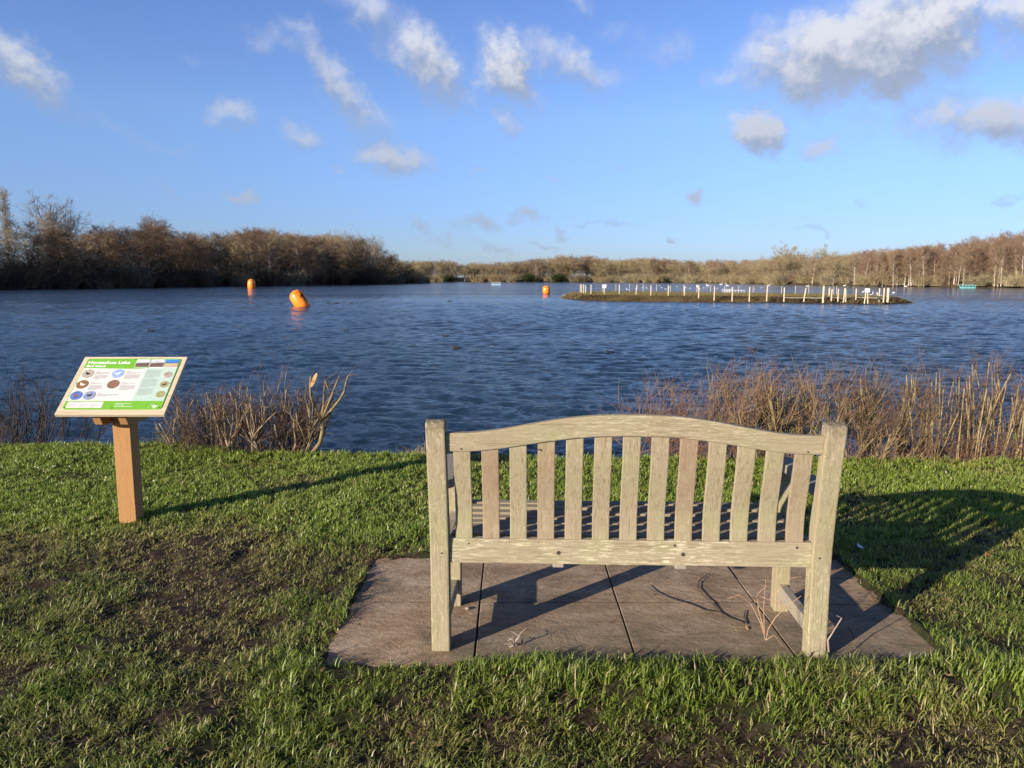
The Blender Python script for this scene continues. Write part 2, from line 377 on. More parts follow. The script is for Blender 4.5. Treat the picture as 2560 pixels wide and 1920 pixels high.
def ground():
    xs = axis_pts(-4.6, 4.6, .022, -3000, 3000); ys = axis_pts(1.5, 6.8, .022, -900, 4000)
    X, Y = np.meshgrid(xs, ys); Z = height(X.ravel(), Y.ravel()); V = np.stack([X.ravel(), Y.ravel(), Z], 1)
    nx, ny = len(xs), len(ys); i = np.arange(nx-1)[None, :] + (np.arange(ny-1)*nx)[:, None]; i = i.ravel()
    me = np_mesh('ground', V, np.stack([i, i+1, i+1+nx, i+nx], 1))
    w = worn(V[:, 0], V[:, 1]); d = lake_sd(V[:, 0], V[:, 1])
    c = np.zeros((len(V), 4), np.float32); c[:, 0] = np.clip(w*1.8+.45*(V[:, 1] < 4.0), .1, 1); c[:, 0] = np.where(np.abs(V[:, 0]) > .8*V[:, 1]+1.2, .12, c[:, 0]); c[:, 0] = np.where(d < .0, 1, c[:, 0]); c[:, 1] = (V[:, 1] > 30); c[:, 3] = 1
    at = me.color_attributes.new('zone', 'FLOAT_COLOR', 'POINT'); at.data.foreach_set('color', c.ravel())
    o = link('ground', me, GM, smooth=True); tag(o, kind='structure')
ground()

# ------------------------------------------------------------------ water
def water():
    m, nt, b = newmat('lake_water')
    b.inputs['Base Color'].default_value = (.013, .031, .054, 1); b.inputs['Roughness'].default_value = .09; b.inputs['IOR'].default_value = 1.333
    pos = nt.nodes.new('ShaderNodeNewGeometry').outputs['Position']
    f1 = noise_n(nt, pos, 8, 5, .66, (.55, 1.5, 1), .3); f2 = noise_n(nt, pos, 2.0, 4, .62, (.45, 1.6, 1), .3)
    patch = noise_n(nt, pos, .05, 3, .5, (.4, 1.6, 1))
    h = nt.nodes.new('ShaderNodeMath'); h.operation = 'MULTIPLY_ADD'; nt.links.new(f1, h.inputs[0]); h.inputs[1].default_value = .40
    h2 = nt.nodes.new('ShaderNodeMath'); h2.operation = 'MULTIPLY'; nt.links.new(f2, h2.inputs[0]); h2.inputs[1].default_value = .7
    nt.links.new(h2.outputs[0], h.inputs[2])
    hh = nt.nodes.new('ShaderNodeMath'); hh.operation = 'MULTIPLY'; nt.links.new(h.outputs[0], hh.inputs[0])
    nt.links.new(ramp_n(nt, patch, [(.36, (.45, .45, .45)), (.6, (1.1, 1.1, 1.1))]), hh.inputs[1])
    bump_n(nt, b, hh.outputs[0], 1.0, .125)
    ys = []; y = 5.2
    while y < 90: ys.append(y); y += .018 + .0032*max(y-5, 0)
    while y < 1500: ys.append(y); y *= 1.06
    ys = np.array(ys); nx = 1150; u = np.linspace(-1, 1, nx)
    Y = np.repeat(ys[:, None], nx, 1); W = np.minimum(.78*ys+1.5, 1e9); X = u[None, :]*W[:, None]
    # carry the sheet sideways past the shores with a few extra columns
    ext = np.array([1.3, 2, 4, 12]); XL = -W[:, None]*ext[::-1][None, :]; XR = W[:, None]*ext[None, :]
    X = np.concatenate([XL, X, XR], 1); nx += 8; Y = np.repeat(ys[:, None], nx, 1)
    sp = np.maximum(.018 + .0032*np.maximum(Y-5, 0), 1.5*W[:, None]/1150)
    Z = np.zeros_like(X); q = np.random.default_rng(5)
    base = R(78)
    for i in range(70):
        lam = .085*(1.15/.085)**(q.random()); th = base + q.normal(0, .42); k = 2*math.pi/lam
        s = .031*(1.0 if lam < 1.4 else .75); a = s/k*1.25
        att = np.clip((lam/sp - 2.5)/2.5, 0, 1)
        ph = q.random()*6.28; arg = k*(X*math.cos(th)+Y*math.sin(th))+ph + .6*np.sin(.31*X+.17*Y+i)
        Z += a*att*(np.sin(arg) + .18*np.sin(2*arg+1.2))
    calm = .65 + .7*fbm(X, Y, 6, 2, 8); Z *= calm
    V = np.stack([X.ravel(), Y.ravel(), Z.ravel()+WZ], 1); ny = len(ys)
    i = (np.arange(nx-1)[None, :] + (np.arange(ny-1)*nx)[:, None]).ravel()
    me = np_mesh('water', V, np.stack([i, i+1, i+1+nx, i+nx], 1)); o = link('lake_water', me, m, smooth=True); tag(o, kind='structure')
water()

# ------------------------------------------------------------------ grass
def grass():
    m, nt, b = newmat('grass_blade'); b.inputs['Roughness'].default_value = .42; b.inputs['Specular IOR Level'].default_value = .5
    at = nt.nodes.new('ShaderNodeAttribute'); at.attribute_name = 'blade'
    nt.links.new(at.outputs['Color'], b.inputs['Base Color'])
    tl = nt.nodes.new('ShaderNodeBsdfTranslucent'); nt.links.new(at.outputs['Color'], tl.inputs[0])
    mx = nt.nodes.new('ShaderNodeMixShader'); mx.inputs[0].default_value = .42
    nt.links.new(b.outputs[0], mx.inputs[1]); nt.links.new(tl.outputs[0], mx.inputs[2]); nt.links.new(mx.outputs[0], nt.nodes['Material Output'].inputs[0])
    q = np.random.default_rng(21)
    # tufts
    def tufts(n, y0, y1):
        y = q.uniform(y0, y1, n); x = q.uniform(-1, 1, n)*(.80*y+.45); return x, y
    areas = [(1.45, 2.9), (2.9, 4.3), (4.3, 6.6)]; dens = [3300, 2700, 1800]
    T = []
    for (a, c), dn in zip(areas, dens):
        ar = (c-a)*2*(.8*(a+c)/2+.45); x, y = tufts(int(ar*dn), a, c); T.append(np.stack([x, y], 1))
        m_ = int((c-a)*2*2.2*dn*.42); yy = q.uniform(a, c, m_); xx = (.80*yy+.45+2.2*q.random(m_)**1.2)*np.where(q.random(m_) < .5, -1, 1); T.append(np.stack([xx, yy], 1))
    T = np.concatenate(T); x, y = T[:, 0], T[:, 1]
    w = worn(x, y); d = lake_sd(x, y)
    edge = np.minimum(np.abs(y-SLAB[2]-.04) + 9*((x < SLAB[0]-.1) | (x > SLAB[1]+.1)), np.minimum(np.abs(x-SLAB[0]), np.abs(x-SLAB[1])) + 9*((y < SLAB[2]) | (y > SLAB[3]+.1)))
    frontlush = np.exp(-((y-2.48)/.14)**2)*((x > -.2) & (x < 1.9))
    leftlush = np.exp(-((x+.82)/.13)**2)*((y > 2.6) & (y < 3.3))
    far = np.clip((y-3.9)/.5, 0, 1)
    gap = fbm(x, y, .11, 4, 60) - .10*frontlush - .08*leftlush - .04*np.clip((y-4)/1, 0, 1)
    keep = q.random(len(x)) < np.clip(1.12 - w*.60 + .6*frontlush + .5*leftlush, .2, 1)*np.clip((.66-gap)*6, np.where(y > 4, .6, .30), 1)
    keep &= (d > -.10+.1*q.random(len(x)))
    fe = SLAB[2]+np.where(x > -.2, .09, .055)+.05*(vnoise(x, y, .13, 3)-.3)
    inner = (x > SLAB[0]+.035*(vnoise(x, y, .12, 1)*2-.7)) & (x < SLAB[1]-.035*(vnoise(x, y, .12, 6)*2-.7)) & (y > fe) & (y < SLAB[3]-.03*(vnoise(x, y, .1, 8)*2-.8))
    keep &= ~inner
    x, y, w, far, fl, ll, d = [a[keep] for a in (x, y, w, far, frontlush, leftlush, d)]
    nb = q.integers(5, 11, len(x)); nb = np.where(y > 4.3, q.integers(6, 11, len(x)), nb)
    ti = np.repeat(np.arange(len(x)), nb); n = len(ti)
    tv = q.random(len(x))                                   # tuft tone
    r = np.abs(q.normal(0, 1, n))*.013; ang = q.random(n)*2*np.pi
    bx = x[ti]+r*np.cos(ang); by = y[ti]+r*np.sin(ang)
    long_ = fbm(x, y, .3, 3, 14)
    L = (.017+.029*q.random(n))*(1+.7*np.clip((long_[ti]-.5)*3, 0, 1)*(y[ti] < 3.2)) * (1+.55*fl[ti]+.25*ll[ti]) * (1-.30*w[ti]) * np.where(y[ti] > 4, .85, 1)
    L *= np.where(y[ti] < 3.1, .88, 1); L *= np.where(d[ti] < .12, 1.35, 1); L *= np.where(q.random(n) < .04, 1.5, 1)
    lean = .40+1.2*q.random(n)+.4*w[ti]-.3*fl[ti]-.22*far[ti]
    la = ang + q.normal(0, .9, n)
    # a common lie of the sward per patch
    pl = fbm(x, y, .5, 2, 30)[ti]*12
    la = np.where(q.random(n) < .12, pl, la)
    dx, dy = np.cos(la), np.sin(la)
    W = (.0010+.0014*q.random(n))*(1-.2*w[ti])*np.where(y[ti] > 3.9, 1.4, 1.08)*(1+.35*fl[ti]); fa = la + np.pi/2 + q.normal(0, .5, n); sx, sy = np.cos(fa)*W, np.sin(fa)*W
    bz = height(bx, by)-.004
    mz = L*.55*np.cos(lean*.5); mh = L*.55*np.sin(lean*.5); tz = mz+L*.5*np.cos(lean*1.25); th = mh+L*.5*np.sin(lean*1.25)
    tz = np.maximum(tz, .004)
    V = np.empty((n, 5, 3), np.float32)
    for j, (h, z, s) in enumerate(((0, 0, 1), (0, 0, -1), (mh, mz, -.85), (mh, mz, .85), (th, tz, 0))):
        V[:, j, 0] = bx+dx*h+sx*s; V[:, j, 1] = by+dy*h+sy*s; V[:, j, 2] = bz+z
    i = np.arange(n)*5
    me = np_mesh('grass', V.reshape(-1, 3), np.stack([i, i+1, i+2, i+3], 1), np.stack([i+3, i+2, i+4], 1))
    g1 = np.array([.135, .215, .030]); g2 = np.array([.31, .375, .065]); g3 = np.array([.37, .33, .11]); st = np.array([.50, .41, .22]); dk = np.array([.03, .055, .014])
    t = q.random(n)[:, None]*.6+tv[ti][:, None]*.4; c = g1*(1-t)+g2*t
    yy = np.clip(w[ti]*.95+(fbm(x, y, .7, 3, 40)[ti]-.5)*1.0+q.normal(0, .14, n)-.05-.35*fl[ti]-.35*ll[ti]-.18*(y[ti] > 4.2), 0, .9)[:, None]; c = c*(1-yy)+g3*yy
    c = c*(.75+.5*q.random(n))[:, None]*(1+.22*far[ti])[:, None]
    s_ = (q.random(n) < .05+.2*w[ti]*(1-.6*far[ti]))[:, None]; c = np.where(s_, st*(.6+.6*q.random(n))[:, None], c)
    dkm = (q.random(n) < .07)[:, None]; c = np.where(dkm & ~s_, c*.55+dk*.3, c)
    cc = np.ones((n, 5, 4), np.float32); cc[:, :, :3] = c[:, None, :]
    at = me.color_attributes.new('blade', 'FLOAT_COLOR', 'POINT'); at.data.foreach_set('color', cc.ravel())
    o = link('grass', me, m); tag(o, 'short trodden winter grass growing on the lakeside lawn', 'grass', kind='stuff')
    print('blades', n)
grass()

def litter():
    q = np.random.default_rng(8); n = 420; y = q.uniform(1.9, 6.0, n); x = q.uniform(-1, 1, n)*(.75*y+.3)
    k = ~((x > SLAB[0]+.03) & (x < SLAB[1]-.03) & (y > 2.72) & (y < SLAB[3]-.03) & (q.random(n) < .8)) & (lake_sd(x, y) > 0); x = x[k]; y = y[k]; n = len(x); z = np.maximum(height(x, y), 0)+q.uniform(.004, .03, n)
    a = q.random(n)*6.28; L = q.uniform(.004, .013, n); V = np.empty((n, 6, 3))
    for j, (u, v, w) in enumerate(((-1, 0, .2), (-.3, .5, .3), (.4, .45, .1), (1, 0, .5), (.4, -.45, .2), (-.3, -.5, 0))):
        V[:, j, 0] = x+L*(u*np.cos(a)-v*np.sin(a)); V[:, j, 1] = y+L*(u*np.sin(a)+v*np.cos(a)); V[:, j, 2] = z+L*w*q.uniform(.3, 1.2, n)
    i = np.arange(n)*6; F = np.concatenate([np.stack([i, i+1, i+2, i+3], 1), np.stack([i, i+3, i+4, i+5], 1)])
    o = link('leaf_litter', np_mesh('leaf_litter', V.reshape(-1, 3), F), twigmat('leaf_litter', (.16, .09, .045), (.34, .24, .13), scale=6)); tag(o, 'scraps of dead brown leaf scattered over the lawn', 'leaf litter', kind='stuff')
litter()

# ------------------------------------------------------------------ paving
def paving():
    m, nt, b = newmat('sandstone_slab'); b.inputs['Roughness'].default_value = .85; b.inputs['Specular IOR Level'].default_value = .2
    v = nt.nodes.new('ShaderNodeNewGeometry').outputs['Position']
    a = noise_n(nt, v, 3, 7, .65, (1, 1.8, 1), .5); f = noise_n(nt, v, 38, 6, .75); rv = noise_n(nt, v, 5, 9, .7, (1, 1.5, 1), 1.0)
    c = ramp_n(nt, a, [(.3, (.255, .175, .108)), (.5, (.41, .295, .192)), (.68, (.52, .405, .29))])
    c = mix_n(nt, .55, c, ramp_n(nt, f, [(.35, (.5, .48, .45)), (.6, (1, 1, 1))]), 'MULTIPLY')
    c = mix_n(nt, ramp_n(nt, noise_n(nt, v, 2.4, 6, .7), [(.5, (0, 0, 0)), (.68, (.75, .75, .75))]), c, (.12, .105, .075))
    c = mix_n(nt, ramp_n(nt, noise_n(nt, v, 16, 6, .75), [(.60, (0, 0, 0)), (.66, (.7, .7, .7))]), c, (.07, .05, .035))      # dirt crumbs
    c = mix_n(nt, ramp_n(nt, noise_n(nt, v, 22, 5, .7, (1, 2.2, 1)), [(.63, (0, 0, 0)), (.68, (.55, .55, .55))]), c, (.58, .50, .41))     # pale scuffs
    # slabs darken and brown towards the lawn in front
    sp = nt.nodes.new('ShaderNodeSeparateXYZ'); nt.links.new(v, sp.inputs[0])
    mr = nt.nodes.new('ShaderNodeMapRange'); mr.inputs[1].default_value = 3.22; mr.inputs[2].default_value = 2.7; nt.links.new(sp.outputs[1], mr.inputs[0])
    mr2 = nt.nodes.new('ShaderNodeMapRange'); mr2.inputs[1].default_value = -.25; mr2.inputs[2].default_value = -.1; nt.links.new(sp.outputs[0], mr2.inputs[0])
    q = nt.nodes.new('ShaderNodeMath'); q.operation = 'MULTIPLY'; nt.links.new(mr.outputs[0], q.inputs[0]); nt.links.new(mr2.outputs[0], q.inputs[1])
    q2 = nt.nodes.new('ShaderNodeMath'); q2.operation = 'MULTIPLY'; nt.links.new(q.outputs[0], q2.inputs[0])
    nt.links.new(ramp_n(nt, noise_n(nt, v, 9, 6, .7), [(.35, (.35, .35, .35)), (.6, (1, 1, 1))]), q2.inputs[1])
    c = mix_n(nt, q2.outputs[0], c, mix_n(nt, f, (.10, .085, .055), (.23, .20, .13)))
    nt.links.new(c, b.inputs['Base Color'])
    bump_n(nt, b, mix_n(nt, .3, rv, f), .7, .02)
    mb = MB(); xs = [-.715, -.142, .467, 1.075, 1.665]
    for i in range(4):
        ysr = [2.665, 3.235, 3.79] if i < 3 else [2.665, 3.215, 3.52, 3.79]
        for j in range(len(ysr)-1):
            g = .0032; t = -.0035*j-.0012*i
            mb.box((xs[i]+g+rng.uniform(0, .002), ysr[j]+(.005 if j else 0), -.058), (xs[i+1]-g-rng.uniform(0, .002), ysr[j+1]-.005, .003+t))
    o = mb.build('paving', m, bevel=.002, seg=1); tag(o, kind='structure')
    jb = MB()
    for x in xs[1:-1]: jb.box((x-.0026, 2.67, -.05), (x+.0026, 3.785, -.0065))
    for i in range(3): jb.box((xs[i]+.005, 3.2285, -.05), (xs[i+1]-.005, 3.2425, -.0008-.0012*i))
    for y, z in ((3.215, -.0044), (3.52, -.0079)): jb.box((1.080, y-.0065, -.05), (1.66, y+.0075, z))
    jb.build('joint_soil', simple('joint_soil', (.030, .022, .015), (.05, .045, .02), 40, .95, .1), o)
paving()

# ------------------------------------------------------------------ bench
W_Z = wood('weathered_upright', 2, lichen=.25); W_ZV = wood('weathered_back_slat', 2, lichen=.12, varied=True)
W_X = wood('weathered_rail', 0, lichen=.35); W_XL = wood('weathered_lichen_rail', 0, lichen=.75); W_Y = wood('weathered_arm', 1, lichen=.1, base=(.30, .27, .24))
W_SEAT = wood('weathered_seat', 0, lichen=.15, base=(.27, .22, .16))
PLUG = simple('bolt_plug', (.06, .045, .03), rough=.7)
def bench():
    B = empty('park_bench', (.436, 2.752, 0), R(-2.2), 'weathered wooden park bench with arched top rail standing on the stone slabs, seen from behind', 'bench')
    prof = [(0, 0), (0, .34), (-.004, .43), (-.022, .58), (-.048, .73), (-.078, .895), (-.074, .907), (-.05, .915), (-.024, .911), (-.014, .897), (-.004, .80), (.018, .67), (.046, .55), (.062, .47), (.066, .40), (.066, 0)]
    for s in (-1, 1):
        mb = MB(); x0, x1 = (-.745, -.675) if s < 0 else (.675, .745)
        mb.prism(prof, 0, x0, x1); o = mb.build('rear_post', W_Z, B, bevel=.006)
        k = MB(); k.tube([(x0+.045 if s < 0 else x1-.045, -.0026, .396), (x0+.045 if s < 0 else x1-.045, .004, .396)], .0045, 10); k.build('bolt_plug', PLUG, o)
        # front leg: square below, waisted curve above the seat up to the arm
        fp = [(.41, 0), (.41, .40), (.414, .46), (.43, .52), (.452, .57), (.46, .612), (.51, .612), (.512, .57), (.50, .52), (.480, .47), (.474, .42), (.474, 0)]
        mb = MB(); a0, a1 = (-.735, -.675) if s < 0 else (.675, .735); mb.prism(fp, 0, a0, a1); mb.build('front_leg', W_Z, B, bevel=.004)
        # arm: broad front palm, waist behind it, broad again by the post
        c = s*.712
        pl = [(c-.028, .036), (c-.028, .10), (c-.03, .19), (c-.022, .30), (c-.026, .40), (c-.042, .43), (c-.045, .53), (c-.03, .555), (c+.03, .555), (c+.045, .53), (c+.042, .42), (c+.036, .30), (c+.044, .20), (c+.046, .13), (c+.028, .11), (c+.028, .036)]
        mb = MB(); mb.prism(pl, 2, .613, .650); mb.build('armrest', W_Y, B, bevel=.006)
        mb = MB(); mb.prism([(.062, .365), (.062, .43), (.20, .412), (.34, .416), (.411, .43), (.411, .365)], 0, s*.700-.018, s*.700+.018); mb.build('seat_rail', W_Y, B, bevel=.003)
        mb = MB(); mb.box((s*.705-.018, .064, .07), (s*.705+.018, .411, .125)); mb.build('stretcher', W_Y, B, bevel=.004)
    # arched top rail
    def lo(x): u = abs(x)/.676; return .795 + .063*(.5+.5*math.cos(math.pi*min(1, u/.93)**1.25)) if u < .93 else .795
    def hi(x): u = abs(x)/.676; return .866 + .072*(.5+.5*math.cos(math.pi*min(1, u/.93)**1.25)) if u < .93 else .866
    n = 48; xs = [-.676 + 1.352*i/n for i in range(n+1)]
    out = [(x, lo(x)) for x in xs] + [(x, hi(x)) for x in reversed(xs)]
    mb = MB(); mb.prism(out, 1, -.05, -.016)
    for v in mb.v: v.y -= (v.z-.83)*.16
    o = mb.build('top_rail', W_X, B, bevel=.005)
    for x in (-.62, -.34, .62):
        k = MB(); k.tube([(x, -.0492, .806), (x, -.044, .806)], .003, 8); k.build('bolt_plug', PLUG, o)
    mb = MB(); mb.box((-.676, .012, .353), (.676, .044, .449)); o = mb.build('bottom_rail', W_XL, B, bevel=.004)
    for x, r, z in ((-.262, .0075, .398), (.202, .0075, .398), (.17, .0045, .432), (.62, .0045, .43), (-.60, .003, .43)):
        k = MB(); k.tube([(x, .0105, z), (x, .02, z)], r, 12); k.build('bolt_plug', PLUG, o)
    for x in (-.262, .202):
        mb = MB(); mb.box((x-.021, .05, .325), (x+.021, .47, .395)); mb.build('seat_bearer', W_Y, B, bevel=.003)
    mb = MB(); mb.box((-.676, .43, .335), (.676, .462, .425)); mb.build('front_apron', W_X, B, bevel=.004)
    # back slats
    cy = [(.447, .027), (.50, .029), (.56, .025), (.62, .013), (.68, -.003), (.74, -.018), (.80, -.028), (.87, -.034)]
    xs0, xs1 = -.618, .613
    for i in range(13):
        x = xs0 + (xs1-xs0)*i/12; zt = (lo(x)+.012); mb = MB(); w = .0315
        pts = [p for p in cy if p[0] < zt-.01] + [(zt, np.interp(zt, [c[0] for c in cy], [c[1] for c in cy]))]
        poly = [(y-.009, z) for z, y in pts] + [(y+.009, z) for z, y in reversed(pts)]
        mb.prism(poly, 0, x-w, x+w); mb.build('back_slat', W_ZV, B, bevel=.003)
    # seat slats
    for i in range(8):
        y0 = .072 + i*.0585; z = .432 - .014*math.sin(math.pi*min(1, (i+.3)/6.5)); xx = .672 if i < 6 else .672
        mb = MB(); mb.box((-xx, y0, z), (xx, y0+.044, z+.018)); mb.build('seat_slat', W_SEAT, B, bevel=.003)
bench()

# ------------------------------------------------------------------ information sign
PINE = wood('treated_pine', 2, fresh=True)
PLY = simple('birch_ply', (.62, .53, .39), (.50, .40, .27), 4, .6, .3, (1, 10, 1), .05)
def flat(name, c, rough=.35): 
    return simple(name, c, tuple(x*.93 for x in c), 30, rough, .4)
def sign():
    t = empty('information_sign', (-2.26, 4.42, 0), 0, 'green and white wildlife information board on a square timber post', 'sign')
    gz = -.06
    mb = MB(); mb.prism([(-.05, gz), (-.05, .665), (.05, .745), (.05, gz)], 0, -.05, .05); mb.build('post', PINE, t, bevel=.003)
    # the board: lower edge towards the viewer
    tilt = math.atan2(.285, .35); bx = empty('board_frame', (0, 0, 0)); 
    fr = Matrix.Translation((.028, -.21, .655)) @ Matrix.Rotation(tilt, 4, 'X')          # local x = right, y = up the slope, z = out of the board
    bpy.data.objects.remove(bx)
    def put(o): o.matrix_local = fr; return o
    for s in (-1, 1):
        mb = MB(); x = s*.072
        mb.prism([(-.185, .660), (-.15, .600), (-.12, .592), (.10, .592), (.10, .86)], 0, x-.022, x+.022); mb.build('bearer', PINE, t, bevel=.002)
    WB, HB = .304, .452
    mb = MB(); mb.box((-WB, 0, 0), (WB, HB, .02)); board = put(mb.build('board', PLY, t, bevel=.0015))
    def rrect(x0, y0, x1, y1, r, n=6):
        P = []
        for cx, cy, a in ((x1-r, y0+r, -90), (x1-r, y1-r, 0), (x0+r, y1-r, 90), (x0+r, y0+r, 180)):
            P += [(cx+r*math.cos(R(a+90*k/n)), cy+r*math.sin(R(a+90*k/n))) for k in range(n+1)]
        return P
    GREEN = flat('panel_green', (.17, .44, .045)); WHITE = flat('panel_white', (.66, .66, .64)); MINT = flat('panel_mint', (.46, .60, .53)); GREY = flat('print_grey', (.20, .20, .20), .6); DARK = flat('print_dark', (.10, .10, .10), .6)
    LWHITE = flat('print_white', (.85, .86, .84))
    x0, x1, y0, y1 = -.276, .276, .036, .434
    mb = MB(); mb.prism(rrect(x0, y0, x1, y1, .018), 2, .0202, .0232); panel = mb.build('panel', GREEN, t); put(panel)
    def child(mb, name, m, parent=panel): 
        o = mb.build(name, m, parent); return o
    zz = [.0233]
    def sheet(poly, name, m, z, parent=panel):
        mb = MB(); mb.prism(poly, 2, z, z+.0004); return child(mb, name, m, parent)
    # white field with a curved top edge under the title
    n = 14; top = [(x0+.004+(x1-x0-.008)*i/n, y1-.078-.006*math.sin(math.pi*i/n*1.0) + (.012 if i/n > .62 else 0)*min(1, (i/n-.62)*8)) for i in range(n+1)]
    sheet([(x0+.004, y0+.062), (x1-.004, y0+.062)] + top[::-1], 'white_field', WHITE, .0234)
    sheet([(.094, y0+.062), (x1-.004, y0+.062), (x1-.004, y1-.08), (.094, y1-.08)], 'mint_field', MINT, .0239)
    sheet([(x0+.016, y0+.01), (-.06, y0+.01), (-.06, y0+.056), (x0+.016, y0+.056)], 'white_box', WHITE, .0234)
    def text(s, x, y, size, name, m, shear=.0, bold=.0):
        cu = bpy.data.curves.new(name, 'FONT'); cu.body = s; cu.size = size; cu.shear = shear; cu.offset = bold; cu.extrude = .0002; cu.resolution_u = 3
        o = bpy.data.objects.new(name, cu); COL.objects.link(o); dg = bpy.context.evaluated_depsgraph_get(); dg.update()
        me = bpy.data.meshes.new_from_object(o.evaluated_get(dg)); bpy.data.objects.remove(o)
        for v in me.vertices: v.co = (v.co.x*1.12+x, v.co.y+y, v.co.z+.0238)
        me.materials.clear(); return link(name, me, m, panel)
    text('Horseshoe Lake', x0+.012, y1-.044, .0335, 'title_lettering', LWHITE, 0, .0009)
    text('Bird Island', x0+.012, y1-.070, .0235, 'subtitle_lettering', LWHITE, 0, .0007)
    # landscape photographs, top right
    def photo_mat(name, cols, scale, rot=False):
        m, nt, b = newmat(name); b.inputs['Roughness'].default_value = .35
        f = noise_n(nt, obj_vec(nt), scale, 5, .6, (1, 2, 1), .6)
        k = len(cols); nt.links.new(ramp_n(nt, f, [(.3+.42*i/max(1, k-1), c) for i, c in enumerate(cols)], 'LINEAR'), b.inputs['Base Color']); return m
    skyg = photo_mat('photo_cloudy', [(.45, .48, .55), (.75, .76, .80)], 40); mud = photo_mat('photo_mud', [(.09, .05, .04), (.22, .15, .13)], 90)
    bl = flat('photo_blue', (.06, .22, .62)); sand = photo_mat('photo_sand', [(.42, .30, .18), (.62, .50, .36)], 70); far = flat('photo_treeline', (.05, .06, .05))
    for i in range(3):
        a = .020+i*.0855; bq = a+.078; yb = y1-.072; yt = y1-.010; hz = yb+.032
        sheet(rrect(a-.0015, yb-.0015, bq+.0015, yt+.0015, .006), 'photo_border', LWHITE if i < 2 else MINT, .0242)
        ph = sheet(rrect(a, yb, bq, yt, .005), 'landscape_photo', skyg if i < 2 else bl, .0247)
        sheet([(a+.001, yb+.001), (bq-.001, yb+.001), (bq-.001, hz), (a+.001, hz-.002)], 'shore', mud if i < 2 else sand, .0252, ph)
        sheet([(a+.001, hz), (bq-.001, hz), (bq-.001, hz+.004), (a+.001, hz+.003)], 'treeline', far, .0257, ph)
        if i == 0: sheet([(a+.002, yb+.002), (a+.03, hz-.004), (bq-.004, hz-.006), (bq-.012, yb+.002)], 'mound', mud, .0257, ph)
    # round wildlife photographs
    def circ(cx, cy, r, n=24): return [(cx+r*math.cos(2*math.pi*k/n), cy+r*math.sin(2*math.pi*k/n)) for k in range(n)]
    blob = {}
    def bird(cx, cy, s, m, par, fl=1, tall=1):
        P = [(-1, .1), (-.5, .3), (.1, .35), (.35, .75), (.62, .8), (.9, .6), (.66, .52), (.6, .1), (.3, -.3), (-.3, -.35)]
        sheet([(cx+fl*p*s, cy+q*s*tall) for p, q in P], 'bird_picture', m, .0251, par)
    Wm = flat('photo_bird_white', (.85, .83, .78)); Dm = flat('photo_bird_dark', (.03, .03, .03)); Bm = flat('photo_bird_brown', (.25, .13, .07))
    discs = [(-.232, .309, .034, [(.20, .25, .08), (.45, .42, .36), (.3, .2, .15)], Dm), (-.057, .310, .034, [(.20, .32, .60), (.35, .47, .75)], Wm),
             (-.232, .224, .034, [(.16, .09, .04), (.30, .19, .10)], Wm), (-.056, .226, .034, [(.12, .06, .04), (.36, .22, .15)], None),
             (-.234, .138, .034, [(.03, .06, .25), (.10, .17, .5), (.35, .4, .1)], Bm), (-.160, .139, .034, [(.25, .2, .2), (.25, .4, .7)], Dm),
             (.236, .300, .027, [(.16, .12, .08), (.6, .55, .5)], None), (.238, .224, .027, [(.25, .28, .08), (.4, .32, .25)], Dm), (.239, .148, .027, [(.12, .25, .04), (.55, .4, .3)], None)]
    for i, (cx, cy, r, cols, bm_) in enumerate(discs):
        if cx > .2: sheet(circ(cx, cy, r+.0014), 'photo_rim', LWHITE, .0243)
        ph = sheet(circ(cx, cy, r), 'round_photo', photo_mat('photo_round_%s' % 'abcdefghi'[i], cols, 55), .0246)
        if bm_: bird(cx, cy-.002, r*.55, bm_, ph, 1 if i % 2 else -1)
    # lines of small print
    def lines(xa, xb, ya, count, step, m, name, th=.0011, gap=None):
        mb = MB(); y = ya
        for k in range(count):
            e = xb-(xb-xa)*(rng.uniform(.02, .12) if k < count-1 and not (gap and k in gap) else rng.uniform(.3, .6)); x = xa
            while x < e:
                w = rng.uniform(.003, .010); mb.box((x, y, .0244), (min(x+w, e), y+th, .0247)); x += w+.0016
            y -= step*(1.9 if gap and k in gap else 1)
        mb.build(name, m, panel)
    for (xa, xb, ya, c, gp) in ((-.188, -.104, .318, 8, (2,)), (-.012, .084, .318, 8, (1,)), (-.188, -.108, .232, 8, (1,)), (-.012, .080, .232, 8, (1,)), (-.118, .015, .146, 3, None)):
        lines(xa, xa+.04, ya+.009, 1, .006, DARK, 'heading_lettering', .0018)
        lines(xa, xb, ya, c, .0064, GREY, 'small_print', .0020, gp)
    lines(.103, .195, .335, 24, .0078, GREY, 'mint_small_print', .0022, (7, 16))
    for cy in (.268, .192, .116): lines(.215, .262, cy, 1, .006, GREY, 'caption_lettering', .001)
    lines(x0+.02, x0+.14, y0+.048, 1, .01, GREY, 'small_print', .0013)
    for xa in (x0+.02, x0+.085, x0+.15): lines(xa, xa+.05, y0+.036, 3, .0085, GREY, 'small_print', .0011)
    lines(.01, .15, y0+.04, 1, .01, LWHITE, 'white_lettering', .003); lines(.01, .12, y0+.03, 1, .01, LWHITE, 'white_lettering', .003); lines(.01, .17, y0+.018, 1, .01, LWHITE, 'white_lettering', .003)
    mb = MB()
    for (a, bb) in (((.205, .030), (.218, .050)), ((.218, .050), (.214, .040)), ((.222, .034), (.236, .052)), ((.198, .022), (.212, .026)), ((.226, .05), (.232, .044))):
        mb.tube([(a[0], y0+a[1]-.01, .0243), (bb[0], y0+bb[1]-.01, .0243)], [.0012, .0006], 5)
    for k in range(3): mb.box((.216+.006*k, y0+.024-k*.008, .0238), (.252-.004*k, y0+.0275-k*.008, .0244))
    mb.build('emblem', LWHITE, panel)
    SC = simple('screw_head', (.06, .07, .05), rough=.4, metal=.6)
